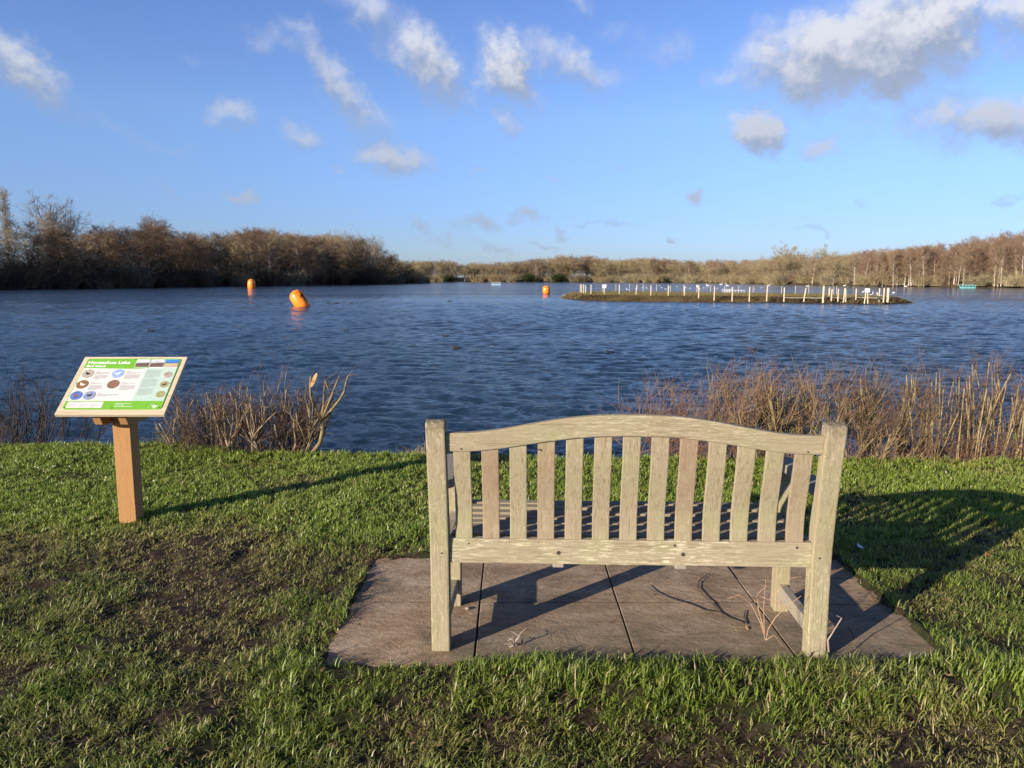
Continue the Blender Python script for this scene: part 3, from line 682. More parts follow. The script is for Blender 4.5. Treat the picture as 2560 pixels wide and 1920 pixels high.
    for (sx, sy) in ((x0+.012, y0+.012), (x1-.012, y0+.012), (0, y0+.008), (x0+.012, y1-.012), (.008, y1-.009), (x1-.012, y1-.012), (x0+.008, .235), (x1-.008, .235)):
        mb = MB(); mb.tube([(sx, sy, .023), (sx, sy, .0252)], .0028, 8); put(mb.build('screw', SC, t))
sign()

# ------------------------------------------------------------------ bank shrubs
def D2(x, y, Y): return at_y(x*DS, y*DS, Y)
BARK1 = twigmat('shrub_bark_tan', (.14, .105, .065), (.33, .26, .165), scale=14)
BARK2 = twigmat('shrub_bark_olive', (.10, .075, .04), (.27, .205, .10), scale=14)
BARKD = twigmat('shrub_bark_dark', (.045, .035, .028), (.10, .075, .055), scale=12)
TW1 = twigmat('shrub_twigs_brown', (.085, .05, .038), (.16, .10, .068), scale=9)
TWR = twigmat('shrub_twigs_red', (.15, .080, .052), (.23, .14, .085), scale=9)
CUT = simple('cut_wood', (.62, .36, .16), (.52, .28, .12), 20)
LEAF = simple('bramble_leaf', (.09, .16, .03), (.16, .20, .05), 14, .5)
RUST = simple('dead_leaf', (.30, .14, .05), (.20, .09, .035), 14, .7)
def wander(p, d, L, n, jit, r_, up=0):
    pts = [p.copy()]; d = d.normalized()
    for i in range(n):
        d = (d + Vector((r_.gauss(0, jit), r_.gauss(0, jit), r_.gauss(0, jit)+up))).normalized(); p = p + d*(L/n); pts.append(p.copy())
    return pts, d
def bank_y(x): return float(np.interp(x, [-30, -4.6, -3.1, -2.2, -1.2, -.6, 1, 3, 6, 30], [6.5, 6.42, 6.38, 6.22, 6.12, 6.03, 6.02, 5.95, 6.0, 5.9]))
def shrub(name, label, cx, Y, half, hgt_, n, seed, bark, tw, thick=.008, fork=True, fan=.35, twn=8, twl=.16, lean=0, leaves=0, group='bare shrubs along the near bank', zoff=0, depth=.22, cut=True):
    hgt_ = hgt_*1.28; n = int(n*1.45); twn = int(twn*1.4); r_ = random.Random(seed); base = D2(cx, 985, Y); Y = bank_y(base.x)+.12+(Y-6.35)*.5; base = D2(cx, 985, Y); bz = hgt(base.x, Y)+zoff
    t = empty(name, (base.x, Y, bz), 0, label, 'shrub', group)
    st = MB(); tg = MB(); lf = MB()
    for i in range(n):
        u = r_.uniform(-1, 1); p = Vector((u*half, r_.uniform(-depth, depth), -.05)); q = r_.uniform(.62, 1.05)
        H = hgt_*q; sp_ = .12 if fork else .07; d = Vector((u*fan+lean+r_.gauss(0, sp_), r_.gauss(0, sp_*1.2), 1)); th = thick*r_.uniform(.45, 1.25)
        pts, de = wander(p, d, H*.55 if fork else H, 5, .09 if fork else .055, r_, .05); st.tube(pts, [th*(1-.25*k/5) for k in range(6)], 6)
        tips = [(pts[-1], de, th*.75)]
        allp = list(pts)
        if fork:
            tips = []
            for k in range(r_.choice((2, 2, 3))):
                d2 = de+Vector((r_.gauss(0, .45), r_.gauss(0, .3), .15)); p2, e2 = wander(pts[-1], d2, H*.5*r_.uniform(.6, 1.05), 4, .12, r_, .12)
                rr = th*.62; st.tube(p2, [rr*(1-.3*j/4) for j in range(5)], 5); tips.append((p2[-1], e2, rr*.7)); allp += p2
                for j in range(3):                                  # side shoots, some cut short
                    p3, e3 = wander(r_.choice(p2[1:4]), e2+Vector((r_.gauss(0, .6), r_.gauss(0, .4), .35)), H*r_.uniform(.12, .34), 3, .16, r_, .12)
                    st.tube(p3, [rr*.5, rr*.45, rr*.38, rr*.3], 4); allp += p3
        for k in range(twn):
            p0 = r_.choice(allp[1:]); dd = Vector((r_.gauss(0, .55), r_.gauss(0, .55), r_.uniform(.3, 1.2))); LL = twl*r_.uniform(.4, 1.4)
            p2, e2 = wander(p0, dd, LL, 3, .2, r_, .05); rr = r_.uniform(.0010, .0022); tg.tube(p2, [rr, rr*.8, rr*.6, rr*.3], 3, False)
            for j in range(2):
                q0 = r_.choice(p2[1:3]); q1 = q0+(e2+Vector((r_.gauss(0, .5), r_.gauss(0, .5), r_.gauss(0, .4))))*LL*.3; tg.cone(q0, q1, rr*.6)
    for k in range(leaves):
        c = Vector((r_.gauss(0, half*.5), r_.gauss(0, .1), r_.uniform(.05, hgt_*.6))); s = r_.uniform(.012, .03)
        a = Vector((r_.gauss(0, 1), r_.gauss(0, 1), r_.gauss(0, 1))).normalized(); b_ = a.cross(Vector((.2, .3, 1))).normalized()
        k0 = len(lf.v); lf.v += [c-a*s, c-a*s*.3+b_*s*.6, c+a*s*.5+b_*s*.45, c+a*s, c+a*s*.5-b_*s*.45, c-a*s*.3-b_*s*.6]; lf.f.append(tuple(range(k0, k0+6)))
    st.build('stems', bark, t, smooth=True); tg.build('twigs', tw, t)
    if leaves: lf.build('leaves', LEAF, t)
    return t
G1 = 'bare shrubs along the near bank'
shrub('waterside_shrub', 'dark thin-stemmed bare shrub at the left edge behind the sign', 15, 6.75, .22, .80, 26, 1, BARKD, BARKD, .005, False, .25, 10, .22, .0)
shrub('waterside_shrub', 'dark wiry shrub leaning right towards the sign board', 75, 6.7, .26, .72, 26, 2, BARKD, BARKD, .0045, False, .30, 10, .24, .30)
shrub('coppiced_shrub', 'tan coppiced shrub with stout forked stems just right of the sign', 455, 6.5, .10, .62, 8, 3, BARK1, TW1, .0145, True, .8, 16, .15, -.25)
shrub('coppiced_shrub', 'dense coppiced shrub in the middle of the left clump', 535, 6.5, .17, .66, 10, 4, BARK1, TW1, .012, True, .35, 18, .15)
shrub('coppiced_shrub', 'coppiced shrub with spreading pale stems right of the clump middle', 590, 6.55, .13, .64, 8, 5, BARK1, TW1, .0135, True, .6, 16, .16, .15)
shrub('coppiced_shrub', 'dark-barked shrub leaning right beside the lone sawn one', 622, 6.45, .07, .55, 6, 6, BARKD, TW1, .014, True, .6, 16, .2, .30)
shrub('twig_thicket', 'fine brown undergrowth twigs filling the base of the left clump', 530, 6.45, .46, .42, 80, 7, BARKD, BARKD, .0032, False, .25, 5, .12)
shrub('twig_thicket', 'brown tangled shoots rising through the left coppiced clump', 545, 6.5, .48, .50, 42, 8, TW1, TW1, .0035, False, .35, 12, .16)
def sawn_shrub():
    Y = 6.17; b = D2(678, 982, Y); t = empty('sawn_shrub', (b.x, Y, hgt(b.x, Y)-.02), 0, 'lone Y-shaped pollarded shrub with a fresh orange saw cut', 'shrub')
    o = Vector(t.location); P = lambda x, y, dy=0: D2(x, y, Y+dy)-o
    st = MB(); tg = MB(); r_ = random.Random(5)
    def br(pp, r0, r1): 
        pts = [P(*p) for p in pp]; n = len(pts); st.tube(pts, [r0+(r1-r0)*i/(n-1) for i in range(n)], 8); return pts
    A = [br([(668, 990), (680, 972), (692, 955), (697, 930), (695, 905)], .020, .015), br([(695, 907), (680, 880), (671, 855), (670, 830), (672, 812)], .012, .008),
         br([(695, 907), (699, 875), (700, 850), (702, 822)], .009, .006), br([(697, 905), (706, 880), (716, 856), (725, 832), (733, 812)], .010, .006),
         br([(697, 907), (714, 888), (735, 862), (744, 845), (748, 825), (753, 811)], .012, .007), br([(716, 856), (707, 835), (702, 818)], .006, .004)]
    for pts in A[1:]:
        for k in range(7):
            p2, e = wander(r_.choice(pts), Vector((r_.gauss(0, .6), r_.gauss(0, .4), .6)), r_.uniform(.06, .2), 3, .2, r_); tg.tube(p2, [.002, .0015, .001, .0006], 3, False)
    st.build('stems', BARK2, t, smooth=True); tg.build('twigs', TW1, t)
    c = MB(); a, b2 = P(673, 836), P(684, 806); u = Vector((.018, 0, .006)); w = Vector((0, .008, 0))
    c.ring_loft([[a-u*.4-w, a+u*.4-w, a+u*.4+w, a-u*.4+w], [a.lerp(b2, .3)-u-w, a.lerp(b2, .3)+u-w, a.lerp(b2, .3)+u+w, a.lerp(b2, .3)-u+w], [a.lerp(b2, .8)-u*.9-w, a.lerp(b2, .8)+u*.9-w, a.lerp(b2, .8)+u*.9+w, a.lerp(b2, .8)-u*.9+w], [b2-u*.4-w, b2+u*.4-w, b2+u*.4+w, b2-u*.4+w]])
    c.build('saw_cut', CUT, t, bevel=.002)
sawn_shrub()
shrub('waterside_shrub', 'thin reddish shrub leaning out left over the water behind the bench arch', 1535, 6.6, .28, .70, 34, 10, TW1, TWR, .004, False, .5, 16, .26, -.6)
shrub('waterside_shrub', 'olive shrub of upright stems behind the right half of the bench', 1600, 6.55, .24, .72, 15, 11, BARK2, TWR, .009, True, .35, 16, .18, -.1)
shrub('waterside_shrub', 'shrub with green bramble leaves at its foot behind the bench', 1690, 6.5, .24, .74, 15, 12, BARK2, TWR, .010, True, .3, 18, .18, 0, 60)
shrub('waterside_shrub', 'tangled olive shrub behind the right bench post', 1785, 6.55, .24, .74, 15, 13, BARK2, TWR, .009, True, .35, 16, .18)
shrub('coppiced_shrub', 'low shrub with a stout forked stump right of the bench post', 1850, 6.4, .10, .42, 6, 14, BARK2, TW1, .011, True, .8, 14, .2, .2)
shrub('waterside_shrub', 'sparse shrub left of the tall straight hazel rods', 1905, 6.55, .18, .76, 20, 15, BARK2, TW1, .006, True, .35, 18, .22, -.1)
ROD = twigmat('rod_bark', (.16, .12, .055), (.36, .27, .13), scale=14)
shrub('coppiced_rods', 'leftmost clump of straight tan rods on the right bank', 1970, 6.5, .13, .74, 17, 16, ROD, TW1, .0062, False, .12, 12, .16, .05, 10)
shrub('coppiced_rods', 'slender clump of straight tan rods, second of the right-hand rods', 2050, 6.55, .15, .74, 19, 17, ROD, TW1, .0052, False, .15, 12, .16, 0, 8)
shrub('coppiced_rods', 'densest clump of upright tan rods near the right edge', 2130, 6.5, .17, .76, 26, 18, ROD, TW1, .0062, False, .15, 14, .16, .05, 12)
shrub('coppiced_rods', 'rightmost clump of tan rods cut off by the picture edge', 2215, 6.5, .18, .76, 27, 19, ROD, TW1, .0062, False, .2, 14, .16, .1)
shrub('twig_thicket', 'reddish brown low twigs along the foot of the right-hand shrubs', 1800, 6.38, 1.05, .22, 70, 20, TW1, TWR, .0025, False, .5, 4, .16)
shrub('twig_thicket', 'dry twig litter at the foot of the tan rods', 2120, 6.35, .5, .22, 90, 21, TW1, TW1, .0025, False, .8, 4, .16)
# dry bank grass beside the sign
def bank_tuft(x, Y, half, H, n, seed, mat, label):
    r_ = random.Random(seed); b = D2(x, 975, Y); Y = bank_y(b.x)+.06; b = D2(x, 975, Y); t = MB(); z0 = hgt(b.x, Y)-.03
    for i in range(n):
        p = Vector((r_.gauss(0, half*.6), r_.gauss(0, .12), 0)); d = Vector((r_.gauss(0, .7), r_.gauss(0, .5), 1)); pts, e = wander(p, d, H*r_.uniform(.5, 1.1), 3, .25, r_, -.15)
        rr = r_.uniform(.0012, .0025); t.tube(pts, [rr, rr, rr*.7, rr*.2], 3, False)
    o = t.build('dry_grass_tuft', mat, None); o.location = (b.x, Y, z0); tag(o, label, 'dry grass')
STRAW = twigmat('dry_straw', (.26, .19, .10), (.36, .29, .15), scale=10); SG = twigmat('dull_green_straw', (.12, .14, .05), (.24, .20, .09), scale=10)
bank_tuft(372, 6.42, .22, .26, 260, 31, SG, 'low tuft of green-brown bank grass between the sign post and the coppiced clump')
bank_tuft(405, 6.35, .16, .22, 160, 32, STRAW, 'straw-coloured dry grass tuft at the foot of the stout forked shrub')
bank_tuft(900, 6.2, .10, .16, 120, 33, STRAW, 'straw-coloured dry grass tuft left of the bench at the water edge')
bank_tuft(1960, 6.3, .3, .18, 160, 34, STRAW, 'dry grass tuft along the foot of the leftmost tan rods')

# ------------------------------------------------------------------ trees
def tree_proto(kind, seed, H=12.0):
    r_ = random.Random(seed); tr = MB(); cr = MB()
    P = dict(birch=dict(tr=.15, n1=26, s=.30, e=.97, up=.75, l1=.28, n2=7, n3=6, tw=.75, twn=4, droop=-.05, twr=.019),
             oak=dict(tr=.26, n1=18, s=.20, e=.84, up=.45, l1=.46, n2=8, n3=7, tw=.65, twn=4, droop=.12, twr=.022),
             alder=dict(tr=.15, n1=28, s=.12, e=.96, up=.50, l1=.30, n2=7, n3=6, tw=.7, twn=4, droop=.05, twr=.018),
             poplar=dict(tr=.2, n1=34, s=.12, e=.95, up=2.6, l1=.22, n2=6, n3=4, tw=.8, twn=3, droop=.2, twr=.016),
             dome=dict(tr=.26, n1=20, s=.12, e=.50, up=1.7, l1=.62, n2=10, n3=8, tw=.8, twn=5, droop=.22, twr=.015))[kind]
    def line(p, d, L, n, jit, r0, r1, mb, sides, up=0):
        pts, e = wander(p, d, L, n, jit, r_, up); mb.tube(pts, [r0+(r1-r0)*i/n for i in range(n+1)], sides, False); return pts, e
    TH = H*(.86 if kind != 'oak' and kind != 'dome' else .62)
    tp, te = line(Vector((0, 0, -.4)), Vector((r_.gauss(0, .04), r_.gauss(0, .04), 1)), TH+.4, 9, .035, P['tr'], P['tr']*.22, tr, 6, .05)
    for i in range(P['n1']):
        f = P['s']+(P['e']-P['s'])*(i+r_.random()*.6)/P['n1']; k = f*9; a = tp[int(k)].lerp(tp[min(9, int(k)+1)], k-int(k))
        az = i*2.4+r_.gauss(0, .4); L = H*P['l1']*(1-.55*((f-P['s'])/(1-P['s']))**1.3)*r_.uniform(.7, 1.1)
        if kind == 'birch' or kind == 'alder': L *= .55+.9*min(1, (f-P['s'])*3.0+.15)*.6+.1
        d = Vector((math.cos(az), math.sin(az), P['up']*r_.uniform(.7, 1.4)+.5*f)); r1 = P['tr']*.36*(1-.5*f)
        b1, e1 = line(a, d, L, 5, .13, r1, r1*.3, tr, 4, P['droop'])
        for j in range(P['n2']):
            q = b1[1+int(r_.random()*4.99)]; d2 = e1+Vector((r_.gauss(0, .75), r_.gauss(0, .75), r_.gauss(.1, .5))); L2 = L*r_.uniform(.28, .5)
            b2, e2 = line(q, d2, L2, 3, .16, r1*.34, r1*.12, cr, 3, P['droop'])
            for m in range(P['n3']):
                q2 = b2[1+int(r_.random()*2.99)]; d3 = (e2+Vector((r_.gauss(0, .7), r_.gauss(0, .7), r_.gauss(.0, .6)))).normalized(); L3 = P['tw']*r_.uniform(.5, 1.3)
                q3 = q2+d3*L3; cr.cone(q2, q3, P['twr'])
                for w in range(P['twn']):
                    q4 = q2.lerp(q3, r_.uniform(.3, .9)); d4 = (d3+Vector((r_.gauss(0, .6), r_.gauss(0, .6), r_.gauss(-.05 if kind == 'birch' else .1, .5)))).normalized(); cr.cone(q4, q4+d4*L3*.7, P['twr']*.75)
    zs = max(v.z for v in cr.v); k = H/zs
    for mb in (tr, cr):
        for v in mb.v: v *= k
    return tr.mesh(kind+'_trunk'), cr.mesh(kind+'_crown')
def bush_mesh(seed, H=4.0, W=2.2, n=240):
    r_ = random.Random(seed); mb = MB()
    cl = [(r_.gauss(0, W*.34), r_.gauss(0, W*.34), r_.uniform(.55, 1.0)) for _ in range(9)]         # several uneven stools
    for i in range(n):
        cx, cy, ch = r_.choice(cl); p = Vector((cx+r_.gauss(0, W*.10), cy+r_.gauss(0, W*.10), -.3))
        k = ch*r_.uniform(.45, 1.05); d = Vector((r_.gauss(0, .28), r_.gauss(0, .28), 1)); pts, e = wander(p, d, H*k, 5, .16, r_, .02)
        mb.tube(pts, [.020, .018, .016, .013, .010, .004], 3, False)
        for j in range(9):
            q = pts[1+int(r_.random()*4.99)]; d2 = (e+Vector((r_.gauss(0, .7), r_.gauss(0, .7), r_.gauss(0, .4)))).normalized(); mb.cone(q, q+d2*r_.uniform(.3, .9), .018)
    return mb.mesh('bush')
T_BIRCH = twigmat('birch_bark', (.42, .35, .27), (.66, .58, .47), scale=1.5)
T_BARK = twigmat('grey_brown_bark', (.13, .10, .07), (.20, .165, .115), scale=1.5)
T_PALE = twigmat('pale_bark', (.24, .21, .16), (.34, .30, .24), scale=1.5)
C_PURP = twigmat('birch_twigs', (.17, .105, .070), (.25, .165, .11), (.22, .165, .10), .25)
C_OLIV = twigmat('olive_twigs', (.24, .20, .11), (.34, .28, .16), (.28, .20, .12), .25)
C_TAN = twigmat('tan_twigs', (.27, .225, .14), (.38, .32, .20), (.29, .22, .13), .25)
C_SHADE = twigmat('shade_dark_twigs', (.08, .055, .04), (.14, .10, .07), (.10, .07, .04), .25)  # shade inside the left wood, put into the twig colour
C_PALE = twigmat('pale_twigs', (.27, .235, .17), (.36, .32, .24), scale=.3)
C_GOLD = twigmat('golden_willow_twigs', (.28, .15, .045), (.36, .21, .07), scale=.3)
C_GREEN = twigmat('ivy_green', (.02, .03, .012), (.045, .06, .02), scale=.4)
PRO = {}
def add_proto(key, kind, seed, tm, cm):
    a, b = tree_proto(kind, seed); a.materials.append(tm); b.materials.append(cm); PRO[key] = (a, b)
for i, s in enumerate((1, 2, 3)): add_proto('birch%d' % i, 'birch', 100+s, T_BIRCH, C_PURP)
for i, s in enumerate((1, 2)): add_proto('birchd%d' % i, 'birch', 110+s, T_BARK, C_PURP)
for i, s in enumerate((1, 2)): add_proto('oak%d' % i, 'oak', 120+s, T_BARK, C_OLIV)
for i, s in enumerate((1, 2)): add_proto('alder%d' % i, 'alder', 130+s, T_BARK, C_TAN if i else C_OLIV)
add_proto('dark0', 'alder', 140, T_BARK, C_SHADE); add_proto('poplar', 'poplar', 150, T_PALE, C_PALE); add_proto('dome', 'dome', 151, T_BIRCH, C_PALE); add_proto('gold', 'dome', 152, C_GOLD, C_GOLD)
BUSH = {}
for k, (s, H, W, n, m) in dict(olive=(1, 4, 2.4, 260, C_OLIV), tan=(2, 4, 2.0, 240, C_TAN), dark=(3, 4, 2.6, 300, C_SHADE), purp=(4, 4, 2.2, 240, C_PURP), gold=(5, 4, 2.2, 240, C_GOLD), green=(6, 4, 2.0, 380, C_GREEN)).items():
    me = bush_mesh(s, H, W, n); me.materials.append(m); BUSH[k] = me
KN = dict(birch='birch_tree', birchd='bare_tree', oak='oak_tree', alder='alder_tree', dark='alder_tree', poplar='poplar_tree', dome='willow_tree', gold='willow_tree')
def tree(key, x, y, H, wide=1.0, label=None, group=None, rz=None):
    k = key.rstrip('0123456789'); a, b = PRO[key]; z = hgt(x, y)
    o = empty(KN[k], (x, y, z-.1), rng.random()*6.28 if rz is None else rz, label, 'tree', group); s = H/12.0; o.scale = (s*wide, s*wide, s)
    link('trunk', a, None, o); link('crown', b, None, o); return o
def bush(key, x, y, H, wide, label, group, name='waterside_bush'):
    o = bpy.data.objects.new(name, BUSH[key]); COL.objects.link(o); o.location = (x, y, hgt(x, y)-.05); s = H/4; o.scale = (s*wide, s*wide, s); o.rotation_euler = (0, 0, rng.random()*6.28)
    tag(o, label, 'bush', group); return o
SIL = [(-400, 430), (0, 452), (60, 462), (120, 470), (200, 480), (260, 492), (300, 485), (345, 470), (380, 495), (450, 502), (500, 500), (560, 488), (640, 502), (700, 503), (760, 502), (800, 512), (845, 545), (885, 562), (925, 596)]
SIR = [(895, 562), (960, 560), (1000, 568), (1060, 566), (1120, 562), (1200, 551), (1260, 549), (1320, 558), (1400, 556), (1480, 561), (1550, 558), (1640, 558), (1680, 548), (1760, 548), (1800, 545), (1850, 540), (1900, 535), (1950, 532), (2000, 525), (2050, 520), (2100, 512), (2160, 502), (2212, 497), (2600, 490)]
def sil(tab, px): return np.interp(px, [t[0] for t in tab], [t[1] for t in tab])*DS
def place(n, xr, yr, dmin, dmax, cond, seed, mind):
    q = random.Random(seed); out = []; tries = 0
    while len(out) < n and tries < 60000:
        tries += 1; x = q.uniform(*xr); y = q.uniform(*yr)
        if not cond(x, y): continue
        if any((x-a)**2+(y-b)**2 < mind**2 for a, b in out): continue
        d = float(lake_sd(np.array([x]), np.array([y]))[0])
        if dmin < d < dmax: out.append((x, y))
    return out
def px_of(x, y): return (512+FPX*x/(y*math.cos(PITCH)))/DS
def say(key, place, front, where):
    k = key.rstrip('0123456789')
    look = dict(birch='white-stemmed birch', birchd='slender grey-stemmed tree', oak='broad-crowned olive-grey oak', alder='narrow tan-twigged alder', dark='alder with shade-dark twigs')[k]
    row = 'at the water edge of' if front else 'deeper in'
    return f'{look} {row} {place}, {where}', f'{k} trees, {row} {place}, {where}'.replace('birchd', 'grey-stemmed').replace('dark', 'dark alder')
def bk(r, a, b, c, n=('dark', 'olive', 'purplish', 'green')): return n[0] if r < a else n[1] if r < b else n[2] if r < c else n[3]
def third(px, a, b): return 'left part' if px < a else 'middle part' if px < b else 'right part'
def woods():
    q = random.Random(77)
    # left wood
    Lc = lambda x, y: x < -28 and y < 330 and (x/y > -.86 or y < 134) 
    pts = place(235, (-185, -30), (40, 325), 1.0, 40, Lc, 5, 3.0)
    for (x, y) in pts:
        px = px_of(x, y); H = (278-sil(SIL, px))/FPX*y + CAMH - hgt(x, y); d = float(lake_sd(np.array([x]), np.array([y]))[0])
        H *= q.uniform(.90, 1.04) if d > 7 else q.uniform(.72, .98)
        r = q.random()
        dk = .46 if px < 520 else .22  # larger share of dark-coloured trees stands in for shade at the left
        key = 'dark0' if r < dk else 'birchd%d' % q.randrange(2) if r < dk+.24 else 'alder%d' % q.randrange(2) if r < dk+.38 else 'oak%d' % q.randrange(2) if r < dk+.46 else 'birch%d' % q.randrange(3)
        if H < 3: continue
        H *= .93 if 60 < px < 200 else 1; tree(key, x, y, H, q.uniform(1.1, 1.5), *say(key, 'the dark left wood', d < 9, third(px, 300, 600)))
    b = place(95, (-130, -28), (100, 325), .6, 9, Lc, 6, 2.2)
    for (x, y) in b:
        px = px_of(x, y); Hm = (278-sil(SIL, px))/FPX*y + CAMH; H = min(q.uniform(3.5, 7.5), Hm*.85); r = q.random()
        bush('dark' if r < .5 else 'olive' if r < .75 else 'purp' if r < .9 else 'green', x, y, max(H, 2), q.uniform(1.4, 2.1), f'low {bk(r, .5, .75, .9)} bush at the foot of the dark left wood, '+third(px, 300, 600), f'{bk(r, .5, .75, .9)} bushes of the left wood, '+third(px, 300, 600))
    def at(px, dist): return ((px*DS-512)/FPX*dist*math.cos(PITCH), dist)
    def top(py, y): return (278-py*DS)/FPX*y+CAMH+.4
    for key, px, dist, py, wd, lab in (('poplar', 20, 190, 398, .75, 'tall slim pale poplar at the far left rising above the wood'), ('dome', 122, 178, 413, 1.15, 'big pale fan-shaped bare tree standing above the left wood'),
                                       ('birch1', 345, 205, 460, .9, 'pointed reddish birch rising above the middle of the left wood'), ('dome', 232, 185, 480, .9, 'smaller pale bare tree right of the big fan-shaped one'),
                                       ('dome', 560, 250, 484, 1.3, 'wide pale tree crown above the left wood behind the first buoy'), ('gold', 628, 252, 500, .9, 'golden orange willow in the left wood'),
                                       ('gold', 668, 258, 512, .7, 'smaller golden willow right of the larger golden one'), ('dome', 735, 268, 487, .8, 'tall pale tree near the right end of the left wood'),
                                       ('dome', 805, 272, 502, 1.0, 'pale bare tree overhanging the tip of the left wood')):
        x, y = at(px, dist); tree(key, x, y, top(py, y)-hgt(x, y), wd, lab)
    # far and right shores
    Fc = lambda x, y: y > 120 and abs(x)/y < .80 and (x > 20 or y > 350) and x > -95
    pts = place(170, (-95, 75), (300, 450), 1.5, 32, Fc, 8, 3.8)
    for (x, y) in pts:
        px = px_of(x, y); H = ((278-sil(SIR, px))/FPX*y + CAMH - hgt(x, y))*q.uniform(.92, 1.08); r = q.random()
        key = 'birchd%d' % q.randrange(2) if r < .35 else 'oak%d' % q.randrange(2) if r < .6 else 'alder%d' % q.randrange(2) if r < .88 else 'birch%d' % q.randrange(3)
        tree(key, x, y, max(H, 5), q.uniform(1.3, 1.9), *say(key, 'the far shore wood', y < 392, third(px, 1150, 1400)))
    pts = place(220, (72, 230), (100, 400), 1.5, 52, Fc, 9, 3.6)
    for (x, y) in pts:
        px = px_of(x, y); d = float(lake_sd(np.array([x]), np.array([y]))[0]); H = ((278-sil(SIR, px))/FPX*y + CAMH - hgt(x, y))*q.uniform(.84, 1.05); r = q.random()
        if px > 1850: key = 'birch%d' % q.randrange(3) if r < .5 else 'birchd%d' % q.randrange(2) if r < .75 else 'alder%d' % q.randrange(2)
        else: key = 'oak%d' % q.randrange(2) if r < .4 else 'alder%d' % q.randrange(2) if r < .7 else 'birchd%d' % q.randrange(2) if r < .85 else 'birch%d' % q.randrange(3)
        tree(key, x, y, max(H, 5), q.uniform(1.0, 1.35) if px > 1850 else q.uniform(1.0, 1.4), *say(key, 'the sunlit right wood', d < 12, third(px, 1750, 2000)))
    b = place(55, (-90, 78), (290, 440), .5, 9, Fc, 12, 2.4)
    for (x, y) in b:
        r = q.random(); bush('olive' if r < .45 else 'tan' if r < .9 else 'green', x, y, q.uniform(3.5, 5.5), q.uniform(1.7, 2.6), f"low {bk(r, .45, .9, 9, ('olive', 'tan', 'dark green'))} bush at the water edge of the far shore, "+third(px_of(x, y), 1150, 1400), f"{bk(r, .45, .9, 9, ('olive', 'tan', 'dark green'))} bushes of the far shore, "+third(px_of(x, y), 1150, 1400))
    b = place(150, (76, 200), (100, 330), 1.0, 32, Fc, 13, 2.6)
    for (x, y) in b:
        r = q.random(); d_ = float(lake_sd(np.array([x]), np.array([y]))[0]); bush('olive' if r < .42 else 'tan' if r < .85 else 'purp', x, y, q.uniform(2.6, 4.6)+min(3.0, d_*.13), q.uniform(1.4, 2.2), f"low {bk(r, .42, .85, 9, ('olive', 'tan', 'purplish'))} bush at the foot of the sunlit right wood, "+third(px_of(x, y), 1750, 2000), f"{bk(r, .42, .85, 9, ('olive', 'tan', 'purplish'))} bushes of the right wood, "+third(px_of(x, y), 1750, 2000))
    for key, px, dist, py, wd, lab in (('oak0', 1705, 285, 520, 1.25, 'large domed grey oak above the right shore trees'), ('oak1', 1772, 280, 528, 1.2, 'wide flat-topped oak right of the large domed one'),
                                       ('oak1', 1645, 300, 553, 1.0, 'small round oak left of the large domed one'), ('birch0', 1547, 300, 558, .9, 'pale forked birch at the water behind the island posts'),
                                       ('dome', 1700, 262, 578, .8, 'pale bushy willow low in front of the oaks'),
                                       ('birch2', 2165, 175, 496, .85, 'tallest white-stemmed birch near the right edge'), ('birch1', 2085, 185, 505, .85, 'white-stemmed birch second of the tall ones near the right edge')):
        x, y = at(px, dist); tree(key, x, y, top(py, y)-hgt(x, y), wd, lab)
    # pale leaning birch stems by the right shore
    for i in range(64):
        px = q.uniform(1845, 2230); dist = np.interp(px, [1840, 2212], [188, 154])+q.uniform(0, 8); x, y = at(px, dist)
        if float(lake_sd(np.array([x]), np.array([y]))[0]) < 1: x += 5
        py = sil(SIR, px)/DS+q.uniform(0, 45); tree('birch%d' % q.randrange(3), x, y, top(py, y)-hgt(x, y), q.uniform(.6, .85), 'slender white birch right on the right shore, '+('left' if px < 1980 else 'middle' if px < 2100 else 'right')+' part of the birch row', 'white birches of the right shore, '+('left' if px < 1980 else 'middle' if px < 2100 else 'right'))
woods()
def house():
    x, y = (2071*.4-512)/FPX*262, 262; z = hgt(x, y); t = empty('house', (x, y, z-.9), R(20), 'small brick house with an orange tiled roof among the right shore trees', 'house'); t.scale = (.8, .8, .9)
    mb = MB(); mb.prism([(-2.6, -1), (-2.6, 3.4), (0, 5.6), (2.6, 3.4), (2.6, -1)], 0, -3.6, 3.6); w = mb.build('wall', simple('pink_brick', (.38, .22, .15), (.30, .17, .12), 6), t)
    rf = MB()
    for s in (-1, 1): rf.prism([(0, 5.75), (s*3.1, 3.15), (s*3.1, 3.35), (0, 5.95)], 0, -4, 4)
    r = rf.build('roof', simple('orange_tile', (.50, .22, .12), (.40, .17, .09), 5), t)
    c = MB(); c.box((1.6, -.4, 5.0), (2.4, .4, 7)); c.build('chimney', simple('chimney_brick', (.35, .2, .14), None, 5), r)
    gl = simple('window_glass', (.05, .06, .07), rough=.1)
    for xx in (-1.8, 1.2):
        k = MB(); k.box((xx, -2.64, 1), (xx+1, -2.602, 2.2)); k.build('window', gl, t)
house()

